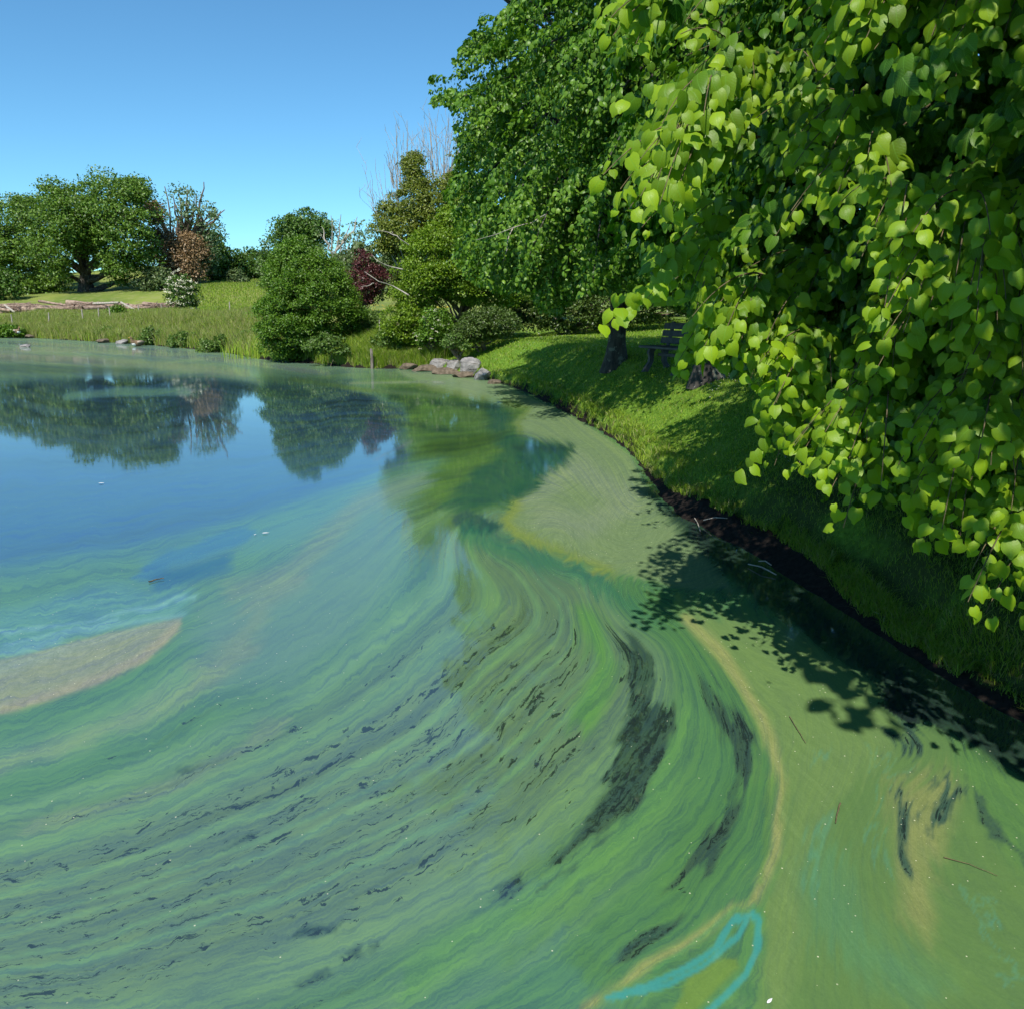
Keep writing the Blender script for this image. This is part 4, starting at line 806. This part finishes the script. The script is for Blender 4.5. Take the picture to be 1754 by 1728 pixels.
# ------------------------------------------------------------------ grass, reeds, daisies
t = NT("grass_blade"); rnd = t.attr("rnd").outputs["Fac"]; cg = t.mix(rnd, (.11, .22, .014), (.32, .43, .04)); cg = t.mix(t.attr("dry").outputs["Fac"], cg, (.34, .31, .14))
t.L(cg, t.b.inputs["Base Color"]); t.b.inputs["Roughness"].default_value = .5; t.b.inputs["Specular IOR Level"].default_value = .3
tr = t.node("ShaderNodeBsdfTranslucent"); t.L(t.mix(1.0, cg, (1.2, 1.3, .6), 'MULTIPLY'), tr.inputs[0]); mx = t.node("ShaderNodeMixShader"); mx.inputs[0].default_value = .35
t.L(t.b.outputs[0], mx.inputs[1]); t.L(tr.outputs[0], mx.inputs[2]); t.L(mx.outputs[0], t.out.inputs[0]); M['grass'] = t.m
def blades(name, x, y, h, wd, lean, label, dry=0, seed=0, z=None, cat="grass"):
    r = np.random.default_rng(seed); n = len(x); z = ground(x, y) if z is None else z
    P = np.stack([x, y, z - .01], -1); a = r.uniform(0, 2 * np.pi, n); X_ = np.stack([np.cos(a), np.sin(a), np.zeros(n)], -1)
    ld = nrm(r.normal(0, 1, (n, 3)) * [1, 1, 0] + np.array([.1, -.1, 0])) * lean * r.uniform(.2, 1.6, n)[:, None]
    h = h * r.uniform(.5, 1.25, n); H = h[:, None]; W_ = wd[:, None] if np.ndim(wd) else wd
    m1 = P + (np.array([0, 0, 1.]) * .55 + ld * .3) * H; m2 = P + (np.array([0, 0, 1.]) * (1 - lean * .25) + ld) * H
    V = np.stack([P - X_ * W_ * .5, P + X_ * W_ * .5, m1 + X_ * W_ * .38, m1 - X_ * W_ * .38, m2], 1)
    b = (np.arange(n) * 5)[:, None]
    Fq = np.concatenate([b + [0, 1, 2], b + [0, 2, 3], b + [3, 2, 4]]); rn = np.repeat(r.random(n), 5)
    dr = np.repeat(np.clip(r.random(n) < dry, 0, 1).astype(float) * r.uniform(.4, 1, n), 5)
    o = npmesh(name, V.reshape(-1, 3), Fq, M['grass'], None, {"rnd": rn, "dry": dr}, origin=(0, 0, 0)); return tag(o, label, cat, kind="stuff")
def lawn_points(n, y0, y1, r, t0, t1, pw=1.0):
    out = []
    y = y0 * (y1 / y0) ** (r.random(n) ** pw); x = r.uniform(t0, t1, n) * y; d = shoredist(x, y)
    return x, y, d
r = np.random.default_rng(77)
x, y, d = lawn_points(900000, 3.0, 36, r, -.28, .80); foot = .08 + .24 * sst(y, 11, 8) * sst(x, .5, 1.5) * sst(y, 5.2, 7)
ok = (d > foot) & (y < 36) & (y > 2.6); x, y = x[ok], y[ok]
sel = r.random(len(x)) < .62; x, y = x[sel], y[sel]
sel = (r.random(len(x)) < .4) | (y > 8.5) | (x < 2); x, y = x[sel], y[sel]
blades("lawn_grass", x, y, np.full(len(x), .060) * np.clip(y / 18, .9, 1.5), .0045 * np.clip(y / 6, 1, 6), .55, "short mown grass of the lawn around the bench", .10, 5)
x, y, d = lawn_points(900000, 3.0, 34, r, -.28, .90); foot = .06 + .22 * sst(y, 11, 8) * sst(x, .5, 1.5) * sst(y, 5.2, 7)
ok = (d > foot - .02) & (d < foot + .22 + .006 * y) & (vnoise(x, y, .35, 3) > -.25); x, y = x[ok], y[ok]
blades("bank_edge_grass", x, y, np.full(len(x), .13), .005 * np.clip(y / 6, 1, 6), .85, "longer grass hanging over the cut edge of the bank", .22, 6)
# tall waterside grass across the pond
def along(pts, n, inland, r):
    P = np.array([onz(*p)[:2] for p in pts]); k_ = r.uniform(0, len(P) - 1, n); b = np.stack([np.interp(k_, np.arange(len(P)), P[:, q]) for q in range(2)], -1)
    dd = r.uniform(0, 1, n) ** 1.1 * inland; return b[:, 0] + r.normal(0, .4, n), b[:, 1] + dd
x, y = along([(-80, 577), (0, 578), (50, 579.5), (100, 582), (150, 585), (200, 588), (250, 591), (300, 596), (350, 600), (400, 607), (450, 616)], 150000, 16, r)
d = shoredist(x, y); ok = d > .0; x, y, d = x[ok], y[ok], d[ok]
hh = (.45 + .65 * (vnoise(x, y, 3, 3, 4) * .5 + .5)) * (1 - .5 * sst(d, 4, 16))
blades("tall_grass", x, y, hh, .035, .35, "tall seeding grass along the far shore", .68, 7)
x, y = along([(545, 624), (590, 629), (640, 632), (690, 632), (735, 634)], 26000, 3.4, r); d = shoredist(x, y); ok = d > .05; x, y = x[ok], y[ok]
blades("rank_grass", x, y, .35 + .5 * (vnoise(x, y, 1.2, 3, 8) * .5 + .5), .018, .5, "rank grass and weeds at the water's edge by the post", .2, 8)
x, y = along([(60, 575), (200, 575), (420, 575)], 60000, 60, r); y = y + 8; ok = shoredist(x, y) > 2; x, y = x[ok], y[ok]
blades("meadow_grass", x, y, np.full(len(x), .30), .06, .4, "rough meadow grass rising behind the log heap", .3, 9)
def bladeclump(name, px, py, label, cat, n, h, wd, rad, seed, zoff=0, group=None):
    r = np.random.default_rng(seed); b = onz(px, py); n_ = n
    pa = []; V = []; Fq = []; k_ = 0
    for i in range(n_):
        o = b + np.array([r.normal(0, rad), r.normal(0, rad * .6), 0]); o[2] = max(gz(o[0], o[1]), 0) - .03
        ln = h * r.uniform(.6, 1.1); dx = r.normal(0, .22) * ln; dy = r.normal(0, .2) * ln; a = r.uniform(-.6, .6); X_ = np.array([math.cos(a), math.sin(a), 0]) * wd * .5
        for s_ in range(5):
            q = s_ / 4; c_ = o + np.array([dx * q ** 2, dy * q ** 2, ln * (q - .12 * q ** 3)]); w__ = (1 - q ** 2 * .92); V += [c_ - X_ * w__, c_ + X_ * w__]
        for s_ in range(4): j = k_ + s_ * 2; Fq.append((j, j + 1, j + 3, j + 2))
        k_ += 10
    V = np.array(V); o = npmesh(name, V, Fq, M['grass'], None, {"rnd": np.repeat(r.random(n_), 10), "dry": np.zeros(len(V))}, origin=tuple(b)); return tag(o, label, cat, group)
bladeclump("iris_clump", 602, 627, "tall green sword-leaved iris clump at the water's edge left of the post", "water plant", 46, 1.05, .035, .35, 1)
bladeclump("reed_clump", 440, 614, "pale green reeds standing in the shallows left of the leaning bush", "water plant", 90, 1.1, .03, .9, 2)
bladeclump("iris_clump", 655, 630, "small clump of sword leaves just right of the post", "water plant", 26, .6, .03, .25, 3)
# low leafy bank plants on the far shore
for i, (px, py, w_, h_, lab) in enumerate([(185, 578, 16, 16, "dark leafy dock plant by the far water, left of the duck"), (262, 585, 26, 22, "broad leafy bank plant just right of the duck"), (318, 590, 30, 20, "second leafy bank plant right of the duck, below the elder"),
                                  (375, 598, 34, 24, "leafy plant on the far bank midway between elder and leaning bush"), (120, 572, 26, 16, "low leafy plant on the far bank near the left stones"), (15, 572, 30, 14, "low dark plant at the left end of the far shore"),
                                  (425, 600, 24, 30, "leafy plant beside the left foot of the leaning bush"), (560, 600, 40, 26, "bright nettles under the right side of the leaning bush"), (668, 605, 40, 36, "bramble growing behind the leftmost rock")]):
    Yb = onz(px, py + 8)[1] + 1.2 if py < 600 or px < 500 else 31.5
    Yb = min(Yb, 64)
    plant("bank_plant", lab, "plant", [(px - w_, py + 8), (px - w_ * .8, py - h_ * .5), (px - w_ * .2, py - h_), (px + w_ * .5, py - h_ * .8), (px + w_, py - h_ * .2), (px + w_, py + 8)], Yb, .7 * Yb / 50, 46, .2 * Yb / 50 + .05, 60, .13 * Yb / 55 + .02, 'weed' if i not in (0, 5) else 'willow', trunk_r=.02, nl=0, seed=80 + i, crown='foliage', trunk='stem')
# daisies
r = np.random.default_rng(9); x = r.uniform(.0, .8, 9000); y = 6 * (36 / 6) ** r.random(9000); x = x * y; d = shoredist(x, y)
ok = (d > 1.2) & (vnoise(x, y, 1.6, 3, 6) > .12); x, y = x[ok], y[ok]; n_ = len(x)
P = np.stack([x, y, ground(x, y) + .055], -1); an = np.linspace(0, 2 * np.pi, 8, endpoint=False)
V = P[:, None] + np.stack([np.cos(an), np.sin(an), .15 * np.cos(an * 2)], -1)[None] * r.uniform(.007, .013, n_)[:, None, None]; b = (np.arange(n_) * 8)[:, None]
dm = simple("daisy_petal", (.72, .72, .68), (.82, .82, .78), 50)
o = npmesh("daisies", V.reshape(-1, 3), np.concatenate([b + [0, 1, 2, 3], b + [0, 3, 4, 7], b + [4, 5, 6, 7]]), dm, None, origin=(0, 0, 0)); tag(o, "tiny white daisies scattered in the lawn", "flowers", kind="stuff")
x, y = along([(430, 616), (640, 632), (700, 632)], 700, 20, r); y += 8; n_ = len(x); P = np.stack([x, y, ground(x, y) + .45], -1)
V = P[:, None] + np.stack([np.cos(an), np.sin(an), .15 * np.cos(an * 2)], -1)[None] * r.uniform(.02, .05, n_)[:, None, None]; b = (np.arange(n_) * 8)[:, None]
o = npmesh("buttercups", V.reshape(-1, 3), np.concatenate([b + [0, 1, 2, 3], b + [0, 3, 4, 7], b + [4, 5, 6, 7]]), simple("buttercup_petal", (.7, .45, .02), (.8, .55, .03), 50), None, origin=(0, 0, 0)); tag(o, "yellow buttercups in the meadow beyond the leaning bush", "flowers", kind="stuff")

# ------------------------------------------------------------------ rocks of the bank
t = NT("grey_rock"); co = t.coord(); n1 = t.noise(co, 2.2, 8, .65); n2 = t.noise(co, 14, 6, .6); st_ = t.node("ShaderNodeMapping"); t.L(co, st_.inputs[0]); st_.inputs["Scale"].default_value = (1, 1, 5)
c = t.mix(t.step(n1, .35, .65), (.16, .15, .14), (.32, .30, .285)); c = t.mix(t.step(n2, .55, .7), c, (.13, .12, .10)); c = t.mix(t.step(t.noise(st_.outputs[0], 3, 4), .58, .64), c, (.10, .085, .07))
t.L(c, t.b.inputs["Base Color"]); t.b.inputs["Roughness"].default_value = .9; t.bump(t.math('ADD', n1, t.math('MULTIPLY', n2, .4)), .9, .06); M['rock'] = t.m
M['rock_brown'] = simple("mossy_rock", (.07, .055, .035), (.18, .14, .10), 7, .95, .8, .05)
def rock(px0, px1, py0, py1, label, seed, mat='rock', name="rock", zb=-.06, dep=None, group=None):
    r = np.random.default_rng(seed); c0 = onz((px0 + px1) / 2, py1); Y = c0[1] + .3; a = at(px0, py1, Y); b = at(px1, py0, Y)
    w_ = abs(b[0] - a[0]); h = max(b[2] + .02 - zb, .08); bm = bmesh.new(); bmesh.ops.create_icosphere(bm, subdivisions=4, radius=1)
    cuts = [(nrm(r.normal(0, 1, 3)), r.uniform(.60, .86)) for _ in range(13)]
    for v in bm.verts:
        p = np.array(v.co); p = np.sign(p) * np.abs(p) ** .75; 
        for nn, dd in cuts:
            s_ = p @ nn
            if s_ > dd: p = p - nn * (s_ - dd)
        nn_ = vnoise(np.array([p[0] * 2 + seed]), np.array([p[1] * 2 + p[2] * 2.7]), 1, 4)[0]; p = p * (1 + .09 * nn_)
        v.co = Vector((p[0] * w_ * .64, p[1] * (dep or min(w_ * .45, .45)), p[2] * h * .74))
    me = bpy.data.meshes.new(name); bm.to_mesh(me); bm.free(); o = link(name, me, M[mat]); o.location = ((a[0] + b[0]) / 2, Y, zb + h * .5); o.rotation_euler = (r.uniform(-.1, .1), r.uniform(-.08, .08), r.uniform(-.3, .3))
    return tag(o, label, "rock", group or "rocks edging the bank")
rock(683, 720, 606, 628, "flat-topped grey slab, leftmost of the big bank rocks", 1); rock(714, 742, 614, 632, "small grey slab against the right side of the leftmost slab", 2)
rock(741, 775, 618, 636, "cracked grey rock in the middle of the bank rocks", 3); rock(764, 791, 619, 640, "smooth grey rock between the cracked rock and the striped block", 4)
rock(786, 820, 620, 646, "upright striped grey block, tallest of the bank rocks", 5); rock(815, 838, 634, 652, "pinkish-grey rock at the right end of the bank rocks", 6)
rock(660, 676, 622, 632, "small brown stone at the water left of the bank slabs", 7, 'rock_brown')
for i, (a, b, c_, lab) in enumerate([(684, 712, 626, "brown wet stone under the leftmost slab"), (710, 745, 629, "brown wet stone under the small slab"), (744, 782, 634, "dark wet stone under the cracked rock"), (780, 812, 640, "dark wet stone under the striped block"), (836, 856, 651, "dark low stone where rocks give way to turf")]):
    rock(a, b, c_, c_ + 8, lab, 20 + i, 'rock_brown')
rock(45, 60, 575, 580, "low dark stone in the water at the far left shore", 31, 'rock_brown', dep=.4, group="stones in the far shallows"); rock(167, 186, 582, 588, "flat brownish stone in the far shallows left of the duck", 32, 'rock_brown', dep=.4, group="stones in the far shallows")
rock(203, 216, 584, 590, "pale flat stone in the far shallows nearest the duck", 33, 'rock', dep=.4, group="stones in the far shallows"); rock(38, 50, 592, 596, "pale lump breaking the water surface off the far left shore", 34, 'rock', dep=.3, group="stones in the far shallows")

# ------------------------------------------------------------------ posts, logs
M['wood_grey'] = barkmat("weathered_wood", (.10, .08, .065), (.24, .21, .18), 14); M['log'] = barkmat("log_wood", (.17, .11, .08), (.38, .28, .21), 5)
b = onz(637, 632); P = np.array([b + [0, 0, -.3], b + [.01, 0, .1], b + [.02, 0, .45], b + [.0, 0, .72], b + [.01, 0, .74]]); V, Fc = tubes([(P, [.06, .06, .055, .05, .03])], 10)
tag(npmesh("wooden_post", V, Fc, M['wood_grey'], origin=tuple(b)), "short weathered wooden post standing in the water by the bank", "post")
b = at(652, 612, 33); b[2] = gz(b[0], b[1]); V, Fc = tubes([(np.array([b, b + [.0, 0, .5], b + [.01, 0, 1.0]]), [.035, .033, .025])], 8)
tag(npmesh("wooden_stake", V, Fc, M['bark_pale'], origin=tuple(b)), "thin pale stake in the weeds behind the water post", "stake")
proto = None
for i, (px, py) in enumerate([(22, 546), (84, 547), (143, 546), (170, 545), (190, 545), (240, 546), (279, 547), (338, 543), (395, 543)]):
    b = at(px, py + 10, 67 - .3 * (i % 3)); b[2] = gz(b[0], b[1])
    if proto is None:
        V, Fc = tubes([(np.array([[0, 0, -.2], [0, 0, .6], [.02, 0, 1.3]]), [.06, .055, .045])], 7); proto = npmesh("fence_post", V, Fc, M['bark_pale'], origin=(0, 0, 0)); o = proto
        me = proto.data
    else: o = proto.copy(); COL.objects.link(o)
    o.location = tuple(b); o.rotation_euler = (r.normal(0, .05), r.normal(0, .05), i)
    tag(o, "thin pale post standing in the tall grass of the far shore", "post", "thin posts in the far grass")
lp = None
for i in range(46):
    px = r.uniform(-40, 292) if i > 6 else (-20 + i * 45); Y = 84 + r.uniform(-2, 2); L = r.uniform(3, 7.5); b = at(px, 534 - r.uniform(0, 12) * (1 - abs(px - 150) / 260), Y); g_ = gz(b[0], b[1])
    b[2] = max(b[2], g_ + .1); a = r.normal(0, .35); el = r.normal(0, .045)
    if lp is None or i < 5:
        rad = [.24, .18, .3, .14, .2][i % 5]; Pq = np.array([[q, .06 * math.sin(q * 3 + i), .05 * math.cos(q * 4 + i)] for q in np.linspace(-.5, .5, 7)]); V, Fc = tubes([(Pq * [5, 3, 3], np.linspace(rad, rad * .6, 7))], 8)
        lp = npmesh("log", V, Fc, M['log'], origin=(0, 0, 0)); o = lp
        lps = (lps if i else []) + [lp]
    else: o = lps[i % 5].copy(); COL.objects.link(o); o.scale = (L / 5, 1, 1)
    o.location = tuple(b); o.rotation_euler = (0, el, a)
    tag(o, "weathered brown log lying in the long heap across the meadow", "log", "logs heaped across the meadow")
for (x0, y0, x1, y1, lab) in ((207, 519, 243, 538, "long pale pole slanting down the right part of the log heap"), (8, 524, 26, 536, "pale plank leaning out of the heap's left end"), (160, 521, 204, 519, "straight pale pole lying along the top of the log heap")):
    a, b = at(x0, y0, 82.5), at(x1, y1, 81.5); V, Fc = tubes([(np.array([a, (a + b) / 2, b]), [.13, .12, .1])], 7); tag(npmesh("wooden_pole", V, Fc, M['bark_pale'], origin=tuple(a)), lab, "pole")
pa = []
for i in range(2600):
    px = r.uniform(-60, 290); u_ = r.random(); b = at(px, 538 - 17 * u_ * (.6 + .4 * math.sin(px * .05)), 84.5 + r.normal(0, 1)); b[2] = max(b[2], gz(b[0], b[1]) + .05); dv = np.array([r.normal(0, 1.0), r.normal(0, .5), r.normal(0, .16)])
    pa.append((np.array([b - dv, b + [0, 0, .08], b + dv]), r.uniform(.02, .05)))
V, Fc = tubes(pa, 3); tag(npmesh("brushwood", V, Fc, M['log'], origin=(0, 0, 0)), "brown brushwood and branches heaped among the logs", "brushwood", kind="stuff")

# ------------------------------------------------------------------ bench
M['bench'] = simple("dark_bench_board", (.045, .046, .052), (.085, .085, .09), 9, .65, .2, .004)
bp_ = at(1150, 634, 15.4); bz = gz(bp_[0], bp_[1])
bench = empty("park_bench", (bp_[0], bp_[1], bz), R(-66), "dark grey slatted park bench facing the pond in the lime trees' shade", "bench")
def box(bm, c_, s_, rot=(0, 0, 0), bev=.008):
    m4 = Matrix.Translation(c_) @ Matrix.Rotation(rot[2], 4, 'Z') @ Matrix.Rotation(rot[0], 4, 'X') @ Matrix.Rotation(rot[1], 4, 'Y') @ Matrix.Diagonal((*s_, 1))
    g_ = bmesh.ops.create_cube(bm, size=1, matrix=m4); es = list({e for v in g_['verts'] for e in v.link_edges})
    if bev: bmesh.ops.bevel(bm, geom=es, offset=bev, segments=2, affect='EDGES', profile=.5)
def bmobj(name, bm, mat, parent):
    me = bpy.data.meshes.new(name); bm.to_mesh(me); bm.free(); o = link(name, me, mat, parent); return o
bm = bmesh.new()
for k_ in range(4): box(bm, (0, -.24 + k_ * .125, .445), (1.45, .112, .045))
bmobj("seat", bm, M['bench'], bench)
bm = bmesh.new(); tl = R(-14)
for k_ in range(3): z_ = .56 + k_ * .138; box(bm, (0, .215 + (z_ - .45) * .25, z_), (1.45, .04, .115), (tl, 0, 0))
bmobj("backrest", bm, M['bench'], bench)
for sx in (-.48, .48):
    bm = bmesh.new(); box(bm, (sx, .275, .62), (.07, .05, .62), (tl, 0, 0)); bmobj("back_post", bm, M['bench'], bench)
    for sg, y0 in ((-1, -.12), (1, .12)):
        bm = bmesh.new(); prof = [(y0 + .0 * sg, .425), (y0 + .05 * sg, .34), (y0 + .035 * sg, .25), (y0 + .04 * sg, .16), (y0 + .10 * sg, .07), (y0 + .17 * sg, -.03)]
        wv_ = [.075, .06, .045, .045, .055, .06]; L1 = []; L2 = []
        for (yy, zz), w__ in zip(prof, wv_):
            L1.append([bm.verts.new((sx + dx, yy - w__, zz)) for dx in (-.035, .035)]); L2.append([bm.verts.new((sx + dx, yy + w__, zz)) for dx in (-.035, .035)])
        for a in range(len(prof) - 1):
            bm.faces.new((L1[a][0], L1[a][1], L1[a + 1][1], L1[a + 1][0])); bm.faces.new((L2[a][1], L2[a][0], L2[a + 1][0], L2[a + 1][1]))
            for e in (0, 1): bm.faces.new((L1[a][e], L1[a + 1][e], L2[a + 1][e], L2[a][e]) if e == 0 else (L2[a][e], L2[a + 1][e], L1[a + 1][e], L1[a][e]))
        for q in (0, -1): bm.faces.new((L1[q][0], L1[q][1], L2[q][1], L2[q][0]))
        bmesh.ops.recalc_face_normals(bm, faces=bm.faces); bmobj("leg", bm, M['bench'], bench)
bm = bmesh.new(); box(bm, (0, 0, .30), (.9, .05, .06)); bmobj("stretcher", bm, M['bench'], bench)

# ------------------------------------------------------------------ duck
def skinned(name, chain, mat, parent, sub=2):
    me = bpy.data.meshes.new(name); me.from_pydata([c_[0] for c_ in chain], [(i, i + 1) for i in range(len(chain) - 1)], []); o = link(name, me, mat, parent)
    md = o.modifiers.new("skin", 'SKIN')
    for v, c_ in zip(me.skin_vertices[0].data, chain): v.radius = (c_[1], c_[1])
    me.skin_vertices[0].data[0].use_root = True
    s_ = o.modifiers.new("sub", 'SUBSURF'); s_.levels = sub; s_.render_levels = sub; md.use_smooth_shade = True; return o
def duck(px, py, rz, label, sc_=1.0, Y=None):
    b = onz(px, py) if Y is None else at(px, py, Y); b[2] = max(b[2], 0) - .02; d_ = empty("duck", b, rz, label, "duck", "ducks at the far shore"); d_.scale = (sc_,) * 3
    skinned("body", [((.30, 0, .16), .03), ((.2, 0, .15), .09), ((.05, 0, .13), .15), ((-.1, 0, .14), .14), ((-.2, 0, .2), .085), ((-.235, 0, .3), .05), ((-.24, 0, .37), .055), ((-.29, 0, .385), .035), ((-.32, 0, .38), .015)], M['duckb'], d_)
    skinned("breast", [((-.04, 0, .10), .10), ((-.14, 0, .13), .122), ((-.215, 0, .2), .08)], M['duckw'], d_)
    for s_ in (-1, 1): skinned("wing", [((-.08, .12 * s_, .18), .05), ((.05, .135 * s_, .2), .07), ((.2, .09 * s_, .2), .045), ((.3, .04 * s_, .19), .015)], M['duckg'], d_, 1)
    skinned("bill", [((-.30, 0, .378), .022), ((-.34, 0, .37), .016), ((-.37, 0, .368), .012)], M['duckbill'], d_, 1); return d_
M['duckb'] = simple("duck_brown", (.14, .09, .05), (.26, .18, .11), 14); M['duckw'] = simple("duck_white", (.72, .72, .7), (.82, .82, .8), 20); M['duckg'] = simple("duck_wing", (.28, .22, .16), (.44, .36, .28), 18); M['duckbill'] = simple("duck_bill", (.5, .3, .05), (.6, .4, .08), 20)
duck(236, 594, R(55), "white-breasted brown duck at the water's edge of the far shore", 1.45)
duck(30, 572, R(150), "pale duck resting in the grass near the left end of the far shore", 1.3, 61)

# ------------------------------------------------------------------ floating twigs, feather, debris on the bank
def twig(pts, rad, label, z=.006, mat='twig', cat="twig", name="twig"):
    P = np.array([onz(*p) for p in pts]); P[:, 2] = z + rad; n_ = 7; tq = np.linspace(0, len(P) - 1, n_); P2 = np.stack([np.interp(tq, np.arange(len(P)), P[:, q]) for q in range(3)], -1)
    V, Fc = tubes([(wobble(P2, rad * .4, len(label)), np.linspace(rad, rad * .5, n_))], 6); tag(npmesh(name, V, Fc, M[mat], origin=tuple(P[0])), label, cat)
twig([(1439, 1378), (1434, 1395), (1431, 1412)], .004, "short brown twig floating on the olive scum at lower right")
twig([(1616, 1470), (1660, 1482), (1708, 1502)], .0018, "long thin dark twig floating near the right edge")
twig([(1352, 1228), (1366, 1252), (1380, 1274)], .0025, "thin dark stem floating beside the leaf shadow's tip")  # stands in for a stem's shadow on the water
twig([(255, 998), (268, 994), (281, 992)], .006, "small dark stick floating left of the blue slick")
for i, (a, b, lab) in enumerate([((1282, 960), (1330, 978), "pale reed stalk stranded at the foot of the dark bank"), ((1300, 955), (1322, 962), "shorter pale stalk lying beside the stranded reed"), ((1190, 885), (1200, 905), "bent dry stalk on the mud, leftmost on the bank foot"), ((1205, 890), (1245, 900), "dry stalk lying on the mud near the bank edge")]):
    P = np.array([onz(*a, .05), onz(*b, .05)]); P[:, 2] = [max(gz(p[0], p[1]), 0) + .02 for p in P]; V, Fc = tubes([(np.array([P[0], P.mean(0) + [0, 0, .02], P[1]]), .005)], 5); tag(npmesh("dry_stalk", V, Fc, M['bark_pale'], origin=tuple(P[0])), lab, "stalk")
M['white'] = simple("feather_white", (.7, .7, .7), (.8, .8, .8), 40)
def petal(px, py, s_, rz, label, name="feather", cat="feather"):
    b = onz(px, py); b[2] = max(gz(b[0], b[1]), 0) + .012; an_ = np.linspace(0, 1, 9); L = [(q - .5, .16 * math.sin(math.pi * q ** .8) + .01, .05 * math.sin(math.pi * q)) for q in an_]
    V = np.array([(x_, y_, z_ * .3) for x_, y_, z_ in L] + [(x_, 0, z_) for x_, y_, z_ in L] + [(x_, -y_, z_ * .3) for x_, y_, z_ in L]) * s_
    Fq = [(i, i + 1, i + 10, i + 9) for i in range(8)] + [(i + 9, i + 10, i + 19, i + 18) for i in range(8)]; o = npmesh(name, V, Fq, M['white'], origin=(0, 0, 0)); o.location = tuple(b); o.rotation_euler = (0, 0, rz); tag(o, label, cat)
petal(1497, 1064, .075, R(100), "white feather lying at the water's edge in the bank's shade"); petal(455, 914, .07, R(10), "white feather floating on the blue-green film left of centre")
petal(1318, 1718, .03, R(40), "small white feather floating at the very bottom right of centre"); petal(174, 829, .08, 0, "pale feather floating on the open blue water at left"); petal(437, 917, .035, R(60), "tiny pale feather just left of the white floating feather")
